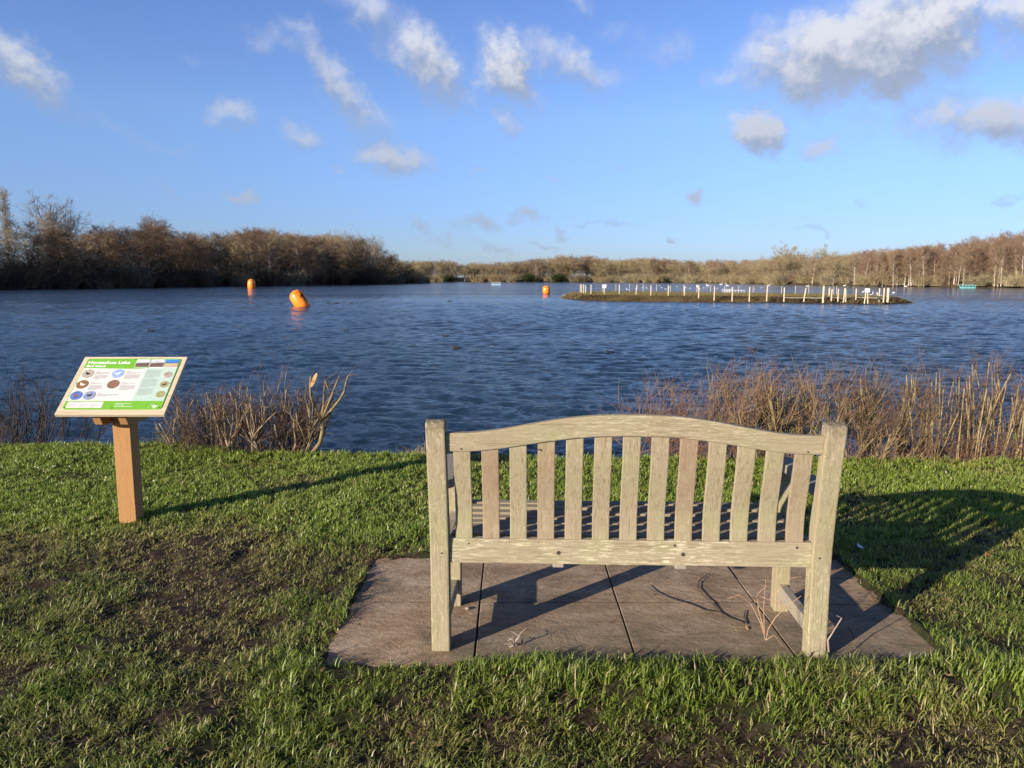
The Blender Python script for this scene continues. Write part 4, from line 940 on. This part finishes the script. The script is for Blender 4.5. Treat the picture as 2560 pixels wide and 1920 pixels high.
# ------------------------------------------------------------------ island, posts, signs
def island():
    F = [(1398, 742), (1410, 747), (1440, 750.5), (1500, 752.5), (1627, 754.5), (1760, 755.5), (1900, 756.5), (2050, 758.5), (2150, 760), (2230, 760), (2292, 758)]
    fr = [at_z(x*.4, y*.4, WZ) for x, y in F]
    bk = [Vector((p.x*k, y, WZ)) for p, y, k in ((at_z(1440*.4, 740*.4, WZ), 86, 1.0),)]
    L = fr[0]; Rr = fr[-1]; back = [(L.x+1.2, 83), (L.x+4, 86), (12, 86), (18, 83.5), (24, 79), (29, 73.5), (31.5, 68), (Rr.x+.3, 63.5)]
    out = [(p.x, p.y) for p in fr] + [tuple(b) for b in back[::-1]]
    # resample outline
    n = len(out); dense = []
    for i in range(n):
        a, b = out[i], out[(i+1) % n]; k = max(2, int(math.hypot(b[0]-a[0], b[1]-a[1])/.6))
        for j in range(k): dense.append((a[0]+(b[0]-a[0])*j/k, a[1]+(b[1]-a[1])*j/k))
    px = np.array([d[0] for d in dense]); py = np.array([d[1] for d in dense])
    gx = np.arange(2, 35, .3); gy = np.arange(56, 90, .3); X, Y = np.meshgrid(gx, gy); x = X.ravel(); y = Y.ravel()
    d = np.full(x.shape, 1e9)
    for i in range(len(px)): d = np.minimum(d, np.hypot(x-px[i], y-py[i]))
    ins = np.zeros(x.shape, bool); m = len(px)
    for i in range(m):
        ax, ay, bx, by = px[i], py[i], px[(i+1) % m], py[(i+1) % m]
        ins ^= ((ay > y) != (by > y)) & (x < (bx-ax)*(y-ay)/((by-ay) if by != ay else 1e-9)+ax)
    sd = np.where(ins, d, -d) + .7*(fbm(x, y, 1.5, 4, 2)-.5)
    z = WZ - .12 + np.clip(sd, -1, 1.3)*.42 + .07*fbm(x, y, .8, 3, 1)*(sd > 0)
    V = np.stack([x, y, z], 1); nx, ny = len(gx), len(gy); i = (np.arange(nx-1)[None, :]+(np.arange(ny-1)*nx)[:, None]).ravel(); Fq = np.stack([i, i+1, i+1+nx, i+nx], 1)
    keep = (sd[Fq] > -1.4).any(1); me = np_mesh('island', V, Fq[keep])
    mt, nt, b = newmat('island_turf'); b.inputs['Roughness'].default_value = .95; b.inputs['Specular IOR Level'].default_value = .1
    v = nt.nodes.new('ShaderNodeNewGeometry').outputs['Position']
    c = ramp_n(nt, noise_n(nt, v, .9, 7, .75), [(.36, (.05, .032, .018)), (.48, (.12, .085, .04)), (.6, (.19, .135, .07)), (.72, (.10, .10, .035))])
    c = mix_n(nt, ramp_n(nt, noise_n(nt, v, .12, 3, .5), [(.5, (0, 0, 0)), (.56, (.6, .6, .6))]), c, (.03, .022, .015))
    nt.links.new(c, b.inputs['Base Color']); bump_n(nt, b, noise_n(nt, v, 4, 7, .85), 1, .4)
    o = link('island', me, mt, smooth=True); tag(o, kind='structure')
    # grassy fuzz on the island
    q = np.random.default_rng(4); ii = np.where(sd > .1)[0]; k = 26000; s = q.choice(ii, k); bx = x[s]+q.uniform(-.2, .2, k); by = y[s]+q.uniform(-.2, .2, k); bz = z[s]-.03
    L_ = q.uniform(.05, .16, k)*(.4+1.1*fbm(bx, by, 2.5, 3, 6)); a = q.random(k)*6.28; V = np.empty((k, 3, 3)); w = .02
    V[:, 0] = np.stack([bx-w*np.cos(a), by-w*np.sin(a), bz], 1); V[:, 1] = np.stack([bx+w*np.cos(a), by+w*np.sin(a), bz], 1); V[:, 2] = np.stack([bx+q.normal(0, .05, k), by+q.normal(0, .05, k), bz+L_+.04], 1)
    i = np.arange(k)*3; me = np_mesh('island_grass', V.reshape(-1, 3), None, np.stack([i, i+1, i+2], 1))
    o = link('island_grass', me, twigmat('island_grass', (.17, .12, .06), (.13, .12, .04), scale=.5)); tag(o, 'rough brown and green grass covering the low island', 'grass', kind='stuff')
island()
STAKE = twigmat('pale_stake', (.56, .46, .32), (.70, .60, .44), scale=3)
STG = twigmat('grey_stake', (.36, .34, .31), (.46, .44, .41), scale=3)
def posts():
    A3 = lambda x: 1200+x/3.456; B3 = lambda y: 540+y/3.456; A4 = lambda x: 1800+x/2.9105; B4 = lambda y: 500+y/2.9105
    front = [(A3(x), B3(a), B3(b), 0) for x, a, b in ((866, 590, 670), (878, 590, 675), (895, 590, 678), (912, 598, 679), (958, 592, 683), (1073, 620, 683), (1202, 593, 685), (1475, 598, 693), (1625, 600, 696), (1765, 602, 697), (1888, 603, 700), (2023, 607, 703), (2178, 613, 710))]
    front += [(A3(1345), B3(595), B3(690), .10)]
    front += [(A4(x), B4(a), B4(b), l) for x, a, b, l in ((213, 633, 715, 0), (340, 624, 712, .02), (465, 637, 717, 0), (612, 640, 718, .12), (750, 624, 720, 0), (792, 640, 708, 0), (810, 648, 716, .03), (858, 646, 718, 0), (900, 640, 722, .06), (914, 645, 720, -.05), (988, 645, 716, 0), (1157, 642, 720, 0), (1190, 640, 722, 0), (1216, 640, 720, 0), (1223, 640, 722, 0))]
    back = [(A3(x), B3(a), B3(b), 0) for x, a, b in ((1060, 590, 665), (1174, 588, 662), (1291, 586, 664), (1410, 590, 667), (1525, 590, 667), (1645, 597, 668), (1757, 597, 670), (1875, 606, 669), (1992, 600, 672), (2113, 602, 675))]
    back += [(A4(x), B4(a), B4(b), 0) for x, a, b in ((135, 625, 685), (240, 627, 685), (447, 628, 688), (547, 623, 690), (645, 622, 688), (797, 632, 700), (826, 630, 690), (847, 625, 685))]
    sb = MB(); sb.prism([(-.032, -.3), (-.032, 1), (.032, 1), (.032, -.3)], 0, -.032, .032); me = sb.mesh('stake'); me.materials.append(STAKE)
    sb = MB(); sb.tube([(0, 0, -.3), (0, 0, 1)], [.034, .03], 8); me2 = sb.mesh('round_stake'); me2.materials.append(STG)
    iz = WZ+.40
    spec = {4: 'pale front stake just right of the crowded left corner stakes', 13: 'leaning front stake, seventh along from the left end', 17: 'strongly leaning pale stake in the front row', 18: 'thickest tallest pale stake in the front row', }
    def put(x, yt, yb, lean, mesh, label, group):
        b = at_z(x*.4, yb*.4, iz); tp = at_y(x*.4, yt*.4, b.y); o = bpy.data.objects.new('stake', mesh); COL.objects.link(o); o.location = b; o.scale = (1, 1, max(.5, tp.z-iz)); o.rotation_euler = (0, lean, 0)
        if 'thickest' in label: o.scale = (1.5, 1.5, max(.5, tp.z-iz))
        tag(o, label, 'post', group); return o
    for i, f in enumerate(front): put(*f, me, spec.get(i, 'pale square stake in the front row along the island'), 'stakes along the front of the island')
    for f in back: put(*f, me2, 'thin grey stake in the back row of the island', 'stakes along the back of the island')
    WH = simple('white_sign_board', (.80, .80, .78), (.74, .74, .72), 4, .5)
    def isign(x, yt, ym, yb, label, w=.36, two=True):
        b = at_z(x*.4, yb*.4, iz); tp = at_y(x*.4, yt*.4, b.y); md = at_y(x*.4, ym*.4, b.y)
        t = empty('warning_sign', b, 0, label, 'sign'); m = MB(); m.box((-w/2, -.03, md.z-iz), (w/2, 0, tp.z-iz)); m.build('sign_board', WH, t, bevel=.004)
        for s in ((-1, 1) if two else (0,)):
            k = MB(); k.tube([(s*.10*1.3, .04, -.3), (s*.05, .04, tp.z-iz-.05)], [.04, .035], 6); k.build('post', STAKE, t)
        g = MB()
        for j in range(4): zz = (md.z+(tp.z-md.z)*(.25+.17*j))-iz; g.box((-w*.32, -.033, zz), (w*.32*(1-.2*(j % 2)), -.0305, zz+.018))
        g.build('lettering', simple('faded_print', (.45, .42, .4)), t)
    isign(A3(1073), B3(592), B3(622), B3(683), 'small white notice on a stake near the left end of the island', two=False)
    isign(A4(1067), B4(643), B4(672), B4(724), 'white notice on two stakes near the right end of the island')
    isign(A3(1875), B3(596), B3(616), B3(669), 'small white notice in the back row of island stakes', .2, two=False)
    # low rope strung along the front stakes
    pts = []
    for f in sorted(front, key=lambda f: f[0]):
        if f[0] > 1940: b = at_z(f[0]*.4, f[2]*.4, iz); pts.append(b+Vector((0, -.07, .07)))
    rp = MB()
    for a, b in zip(pts, pts[1:]): rp.tube([a, a.lerp(b, .5)-Vector((0, 0, .01)), b], .018, 5)
    o = rp.build('rope', simple('pale_rope', (.6, .55, .45))); tag(o, 'pale rope strung low between stakes at the right of the island', 'rope')
    m = MB(); c = [at_z(A4(x)*.4, B4(y)*.4, iz) for x, y in ((1155, 715), (1190, 717), (1220, 718))]
    for h in (.12, .62):
        m.tube([c[0]+Vector((0, -.06, h)), c[1]+Vector((0, -.06, h)), c[2]+Vector((0, -.06, h))], .02, 5)
    o = m.build('rail', simple('dark_rail', (.10, .10, .12))); tag(o, 'thin dark rails between the three stakes at the island right end', 'rail')
posts()

# ------------------------------------------------------------------ buoys
def buoys():
    m, nt, b = newmat('orange_buoy'); b.inputs['Roughness'].default_value = .38; b.inputs['Coat Weight'].default_value = .2
    f = noise_n(nt, obj_vec(nt), 2, 4, .6); nt.links.new(ramp_n(nt, f, [(.3, (.95, .22, .012)), (.7, (1.0, .29, .018))]), b.inputs['Base Color'])
    DK = simple('buoy_print', (.03, .02, .02)); SEAM = simple('buoy_seam', (.70, .15, .01), rough=.4)
    def buoy(px, py, rad, H, tilt, ry, label, sink=.18):
        w = at_z(px*DS, py*DS, WZ); t = empty('marker_buoy', w, 0, label, 'buoy', 'orange marker buoys on the lake'); t.rotation_euler = (0, tilt, ry)
        prof = [(0, 0), (.30, .005), (.56, .035), (.77, .095), (.90, .18), (.975, .30), (1, .5), (.975, .70), (.90, .82), (.77, .905), (.56, .965), (.30, .995), (0, 1.0)]
        mb = MB(); n = 28; rings = [[(max(r, .02)*rad*math.cos(2*math.pi*k/n)*(1+.008*math.cos(8*2*math.pi*k/n)), max(r, .02)*rad*math.sin(2*math.pi*k/n), z*H-sink*H) for k in range(n)] for r, z in prof]
        mb.ring_loft(rings); o = mb.build('body', m, t, smooth=True)
        for z in (.13, .87):
            s = MB(); s.tube([(rad*.945*math.cos(a*math.pi/14), rad*.945*math.sin(a*math.pi/14), z*H-sink*H) for a in range(29)], .012, 5, False); s.build('seam', SEAM, t)
        v = MB(); v.tube([(0, 0, H*(1-sink)-.01), (0, 0, H*(1-sink)+.05)], [.07, .05], 10); v.build('valve', SEAM, t)
        return t, rad, H*(1-sink)
    t, rad, H = buoy(656, 662, .53, 1.6, R(-33), 0, 'large orange buoy tipped over to the left, nearest on the lake', .22)
    # black emblem on the right flank
    g = MB(); q = random.Random(3)
    def patch(a0, a1, z0, z1, sk=0):
        n = 5; ring = []
        for k in range(n+1):
            a = a0+(a1-a0)*k/n; ring.append((rad*1.004*math.cos(a), rad*1.004*math.sin(a), z0+sk*k/n))
        for k in range(n, -1, -1):
            a = a0+(a1-a0)*k/n; ring.append((rad*1.004*math.cos(a), rad*1.004*math.sin(a), z1+sk*k/n))
        b0 = len(g.v); g.v += [Vector(p) for p in ring]
        for k in range(n): g.f.append((b0+k, b0+k+1, b0+2*n-k, b0+2*n+1-k))
    for (a0, a1, z0, z1, sk) in ((-.9, -.45, .62, .70, .03), (-.75, -.6, .50, .80, 0), (-1.0, -.9, .50, .66, .05), (-.9, -.4, .45, .50, -.03), (-.5, -.4, .55, .78, 0), (-.85, -.5, .30, .34, 0), (-.8, -.55, .22, .26, 0)): patch(a0, a1, z0, z1, sk)
    g.build('emblem', DK, t)
    buoy(543, 623.5, .70, 2.1, R(3), 0, 'upright orange buoy farthest away, against the dark left wood', .16)
    buoy(1180.5, 635, .47, 1.1, R(-2), .4, 'squat orange buoy left of the low island', .08)
buoys()

# ------------------------------------------------------------------ rafts and birds
def rafts():
    BL = simple('pale_blue_float', (.36, .52, .62), (.28, .44, .56), 3); WHT = simple('white_rail', (.45, .50, .53), None, 3); TQ = simple('turquoise_float', (.20, .50, .52), (.15, .40, .44), 3); DB = simple('dull_blue_float', (.12, .20, .34), (.10, .16, .28), 3)
    def raft(px, py, w, h, m, label, dk=WHT):
        p = at_z(px*DS, py*DS, WZ); t = empty('floating_raft', p, 0, label, 'raft')
        for i in range(3):
            mb = MB(); x = -w/2+w*i/3; mb.box((x+.05, -.5, -.15), (x+w/3-.05, .5, h*.35)); mb.build('float', m, t, bevel=.03)
        d = MB(); d.box((-w/2, -.55, h*.352), (w/2, .55, h*.45)); d.build('deck', m, t, bevel=.01)
        r = MB()
        for i in range(5):
            for yy in (-.5, .5): x = -w/2+.05+(w-.1)*i/4; r.tube([(x, yy, h*.45), (x, yy, h)], .05, 6)
        for yy in (-.5, .5): r.tube([(-w/2, yy, h), (w/2, yy, h)], .06, 6)
        r.build('rail', dk, t)
    raft(1072, 615.5, 2.7, .75, BL, 'pale blue raft far out on the lake left of the island')
    raft(2090, 622.5, 2.6, .6, TQ, 'turquoise raft in front of the right shore', TQ)
    raft(1592, 636.5, 1.5, .5, DB, 'dull blue raft behind the island, left one'); raft(1570, 636, .9, .6, WHT, 'small white-framed raft behind the island beside the dull blue one')
rafts()
def birds():
    def bird_mesh(L, kind):
        mb = MB(); n = 10
        # body, from tail to breast, then neck and head as one surface
        path = [(-.52, .0, .16, .01, .01), (-.42, 0, .14, .07, .04), (-.2, 0, .10, .17, .13), (.05, 0, .09, .20, .16), (.28, 0, .10, .15, .14), (.38, 0, .17, .085, .09)]
        if kind == 'swan': path += [(.42, 0, .30, .05, .05), (.40, 0, .46, .04, .04), (.44, 0, .58, .045, .045), (.54, 0, .57, .045, .04), (.62, 0, .53, .02, .015), (.66, 0, .52, .006, .005)]
        else: path += [(.40, 0, .25, .065, .065), (.43, 0, .33, .068, .065), (.50, 0, .34, .05, .045), (.56, 0, .32, .02, .014), (.62, 0, .31, .006, .005)]
        rings = []
        for i, (x, y, z, rx, rz) in enumerate(path):
            a = path[max(i-1, 0)]; b = path[min(i+1, len(path)-1)]; t = Vector((b[0]-a[0], 0, b[2]-a[2])).normalized(); up = Vector((-t.z, 0, t.x))
            rings.append([tuple((Vector((x, 0, z))+Vector((0, 1, 0))*rx*math.cos(2*math.pi*k/n)+up*rz*math.sin(2*math.pi*k/n))*L) for k in range(n)])
        mb.ring_loft(rings); return mb
    WHB = simple('white_plumage', (.80, .80, .78), (.68, .69, .70), 3); DKB = simple('black_plumage', (.012, .011, .011), (.03, .028, .026), 5); BR = simple('brown_plumage', (.04, .03, .02), (.08, .06, .04), 5)
    sw = bird_mesh(.95, 'swan').mesh('white_bird'); sw.materials.append(WHB); gu = bird_mesh(.42, 'gull').mesh('gull'); gu.materials.append(WHB); co = bird_mesh(.38, 'duck').mesh('coot'); co.materials.append(DKB); du = bird_mesh(.45, 'duck').mesh('duck'); du.materials.append(BR)
    for me in (sw, gu, co, du): me.polygons.foreach_set('use_smooth', [True]*len(me.polygons))
    def put(me, name, sx, sy, label, group, cat, z=WZ, sc=1):
        p = at_z(sx*.4, sy*.4, z); o = bpy.data.objects.new(name, me); COL.objects.link(o); o.location = p-Vector((0, 0, .02)); o.rotation_euler = (0, 0, rng.choice((0, math.pi))+rng.gauss(0, .5)); o.scale = (sc, sc, sc); tag(o, label, cat, group)
    A3 = lambda x: 1200+x/3.456; B3 = lambda y: 540+y/3.456; A4 = lambda x: 1800+x/2.9105; B4 = lambda y: 500+y/2.9105
    for x, y in ((1272, 634), (1350, 630), (1440, 622), (1405, 617), (1548, 600), (1570, 620), (1602, 632), (1640, 615), (1780, 620), (1815, 624), (1898, 630), (1700, 610), (1930, 622), (2050, 625)):
        put(gu, 'gull', A3(x), B3(y), 'tiny white gull on the water among the island stakes', 'gulls behind the island', 'gull', sc=.85)
    for x, y in ((250, 648), (1040, 668), (1262, 675), (300, 640), (930, 630)): put(gu, 'gull', A4(x), B4(y), 'tiny white gull on the water towards the right shore', 'gulls towards the right shore', 'gull', sc=.9)
    for x, y, l in ((1970, 603, 'white swan beyond the middle of the island'), (2080, 592, 'distant white swan near the far shore, right of the island middle'), (2140, 603, 'white swan just beyond the island by a grey back-row stake')): put(sw, 'swan', A3(x), B3(y), l, None, 'swan')
    for x, y, l in ((355, 622, 'white swan swimming near the right shore below the oaks'), (525, 613, 'farthest white swan by the right shore'), (905, 624, 'white swan by the shore above the tall right-hand island stakes'), (1350, 630, 'white swan close to the right shore beyond the island tip'), (1100, 694, 'white swan beside the island near its right notice'), (1168, 704, 'white swan behind the three right-end stakes'), (635, 628, 'white swan directly behind the leaning front stake')): put(sw, 'swan', A4(x), B4(y), l, None, 'swan', sc=.8)
    put(gu, 'gull', A3(725), B3(686), 'white gull standing on the left tip of the island', None, 'gull', WZ+.12)
    put(gu, 'gull', 1228/1.0+0, 826, 'lone white gull on the open water right of centre', None, 'gull') if False else None
    K = 1/.864
    for x, y, l in ((147, 708, 'black coot on the water above the left bank shrubs'), (327, 716, 'black coot on the water above the sign'), (747, 714, 'black coot on the open water right of the tipped buoy'), (963, 726, 'small dark coot on the water at picture centre left'),
                    (988, 752, 'dark duck nearest the bench, near the picture centre'), (1320, 762, 'black coot on the water right above the bench arch'), (1482, 670, 'dark coot just in front of the island left half'), (1730, 676, 'black coot in front of the island middle')):
        put(co if 'coot' in l else du, 'coot' if 'coot' in l else 'duck', x*K*1.0, y*K, l, None, 'coot' if 'coot' in l else 'duck', sc=.68)
    A2 = lambda x: 600+x/3.456; B2 = lambda y: 500+y/3.456
    for x, y in ((770, 893), (835, 895), (962, 892)): put(co, 'coot', A2(x), B2(y), 'tiny dark coot in the row right of the tipped buoy', 'row of coots right of the tipped buoy', 'coot')
    put(co, 'coot', A2(1808), B2(876), 'lone dark coot on the water halfway between the tipped and squat buoys', None, 'coot')
    for x, y in ((725, 1085), (862, 1084), (1302, 1085), (1860, 1083), (1840, 1086)): put(co, 'coot', x/3.456, 420+y/3.456, 'tiny coot near the dark left shore', 'coots near the left shore', 'coot')
birds()

# ------------------------------------------------------------------ small things round the bench
def small():
    BRB = twigmat('bramble_cane', (.34, .19, .12), (.46, .30, .20), scale=20)
    # bramble canes by the right rear post
    o = Vector((.97, 2.66, .0)); t = empty('bramble', o, 0, 'thin dry bramble canes sprouting beside the right rear bench post', 'plant', None)
    g = MB(); P = lambda sx, sy, Y: at_y(sx*.4, sy*.4, Y)-o; C4 = lambda x: 1500+x/2.458; D4 = lambda y: 1360+y/2.458
    def cane(pp, Y0, dY, r=.0022):
        n = len(pp); pts = [P(C4(x), D4(y), Y0+dY*i/(n-1)) for i, (x, y) in enumerate(pp)]; g.tube(pts, [r*(1-.55*i/(n-1)) for i in range(n)], 5)
    cane([(1018, 590), (1000, 500), (975, 410), (965, 310), (1022, 260)], 2.67, .05); cane([(1018, 590), (985, 480), (930, 370), (855, 310), (780, 338)], 2.67, -.04)
    cane([(1018, 590), (1035, 520), (1080, 450), (1150, 380), (1235, 320)], 2.67, .03); cane([(975, 315), (1050, 350), (1140, 385), (1225, 410)], 2.72, .0, .0016)
    cane([(1018, 590), (1010, 520), (1005, 400), (1018, 215)], 2.67, .1, .0014); cane([(1045, 340), (1110, 270), (1170, 210), (1240, 200)], 2.72, .02, .0015); cane([(1018, 590), (1070, 560), (1125, 630)], 2.67, -.03, .0013)
    g.build('canes', BRB, t)
    rf = MB(); a = Vector(at_y(C4(1405)*.4, D4(665)*.4, 2.66))
    rf.tube([a, at_y(C4(1400)*.4, D4(590)*.4, 2.67), at_y(C4(1445)*.4, D4(520)*.4, 2.68), at_y(C4(1485)*.4, D4(455)*.4, 2.69), at_y(C4(1455)*.4, D4(440)*.4, 2.69)], [.0032, .0028, .0022, .002, .0014], 5)
    s = rf.build('crooked_twig', twigmat('grey_stem', (.30, .22, .17), (.40, .30, .24), scale=20)); tag(s, 'crooked dry twig standing just right of the right rear bench post', 'twig')
    k = MB(); b = at_z((780+1550/3.072)*.4, (1360+780/3.072)*.4, .01); q = random.Random(9)
    for i in range(9):
        pts, e = wander(b, Vector((q.gauss(0, .8), q.gauss(0, .4), 1)), q.uniform(.04, .085), 4, .5, q, -.05); k.tube(pts, [.0018, .0016, .0013, .001, .0005], 4)
    s = k.build('dry_seedhead', twigmat('grey_straw', (.34, .28, .22), (.5, .42, .34), scale=20)); tag(s, 'curled dry weed stalk on the slabs right of the left rear bench post', 'weed')
    # stone, mushroom-like pebble, feather, leaves, twigs
    def pebble(sx, sy, z, r, flat_, m, name, label):
        p = at_z(sx*.4, sy*.4, z); mb = MB(); n = 10; rings = []
        for i in range(7):
            a = math.pi*(i+.15)/6.3; rr = math.sin(a)*r; rings.append([(rr*math.cos(2*math.pi*k/n)*(1+.08*math.sin(k*2.1)), rr*math.sin(2*math.pi*k/n), -math.cos(a)*r*flat_) for k in range(n)])
        mb.ring_loft(rings); o = mb.build(name, m, None, smooth=True); o.location = p; tag(o, label, 'stone')
    pebble(780+1195/3.072, 1360+494/3.072, .008, .012, .5, simple('grey_pebble', (.34, .30, .25)), 'pebble', 'small grey pebble on the slab beside the left front bench leg')
    pebble(780+1772/3.072, 1360+965/3.072, .03, .013, .85, simple('white_stone', (.78, .80, .80)), 'white_stone', 'round white stone lying in the grass in front of the slabs')
    def leaf(sx, sy, z, L, m, label, name='dead_leaf', cat='leaf'):
        p = at_z(sx*.4, sy*.4, z); mb = MB(); pts = [(-1, 0, .1), (-.5, .35, .25), (.1, .42, .15), (.6, .25, .3), (1, 0, .5), (.6, -.25, .25), (.1, -.42, .1), (-.5, -.35, .2)]
        mb.v = [Vector(q)*L for q in pts]+[Vector((q[0]*L, q[1]*L, q[2]*L-.0012)) for q in pts]; mb.f = [tuple(range(8)), tuple(range(15, 7, -1))]+[(i, 8+i, 8+(i+1) % 8, (i+1) % 8) for i in range(8)]
        o = mb.build(name, m); o.location = p; o.rotation_euler = (0, 0, rng.random()*3); tag(o, label, cat)
    leaf(1500+903/2.458, 1360+518/2.458, .004, .014, CUT, 'small tan leaf on the slabs left of the bramble')
    leaf(2470, 1388, .03, .025, RUST, 'rust brown dead leaf in the grass near the right edge')
    leaf(2150, 1368, .04, .03, simple('white_feather', (.75, .76, .78)), 'small white feather in the shaded grass right of the bench', 'feather', 'feather')
    leaf(2160, 1690, .02, .02, RUST, 'brown leaf at the lawn edge by the right corner of the slabs') 
    def twig(pts4, label, r=.0028):
        mb = MB(); P = [at_z(C4(x)*.4, D4(y)*.4, .006) for x, y in pts4]; mb.tube(P, [r*(1-.5*i/len(P)) for i in range(len(P))], 5); o = mb.build('twig', BARKD); tag(o, label, 'twig')
    twig([(880, 485), (800, 455), (740, 420), (700, 370), (640, 320), (600, 270), (605, 230), (640, 200), (680, 175)], 'long crooked dark twig lying across the slabs under the bench')
    twig([(735, 420), (640, 405), (560, 370), (480, 350), (400, 325), (330, 290), (290, 255)], 'dark twig reaching left from the long crooked one on the slabs')
    twig([(900, 490), (885, 450), (895, 405)], 'short dark twig beside the tan leaf on the slabs'); twig([(1525, 515), (1550, 545), (1555, 580)], 'pale curved twig on the slabs right of the bench', .0022)
    # daisies
    DW = simple('daisy_petals', (.80, .80, .78)); DY = simple('daisy_eye', (.75, .5, .05)); pm = MB(); pm.tube([(0, 0, 0), (0, 0, .002)], .0055, 9); pe = pm.mesh('petals'); pe.materials.append(DW); em = MB(); em.tube([(0, 0, .002), (0, 0, .004)], .002, 7); ee = em.mesh('eye'); ee.materials.append(DY)
    for (sx, sy) in ((88, 1167), (95, 1169), (133, 1166), (138, 1165), (174, 1166), (265, 1193), (262, 1200), (385, 1202), (300, 1148), (2365, 1180)):
        p = at_z(sx*.4, sy*.4, .03); t = empty('daisy', p, rng.random(), 'tiny white daisy in the grass of the far lawn', 'daisy', 'daisies on the lawn'); t.rotation_euler = (R(35), 0, 0); link('petals', pe, None, t); link('eye', ee, None, t)
small()
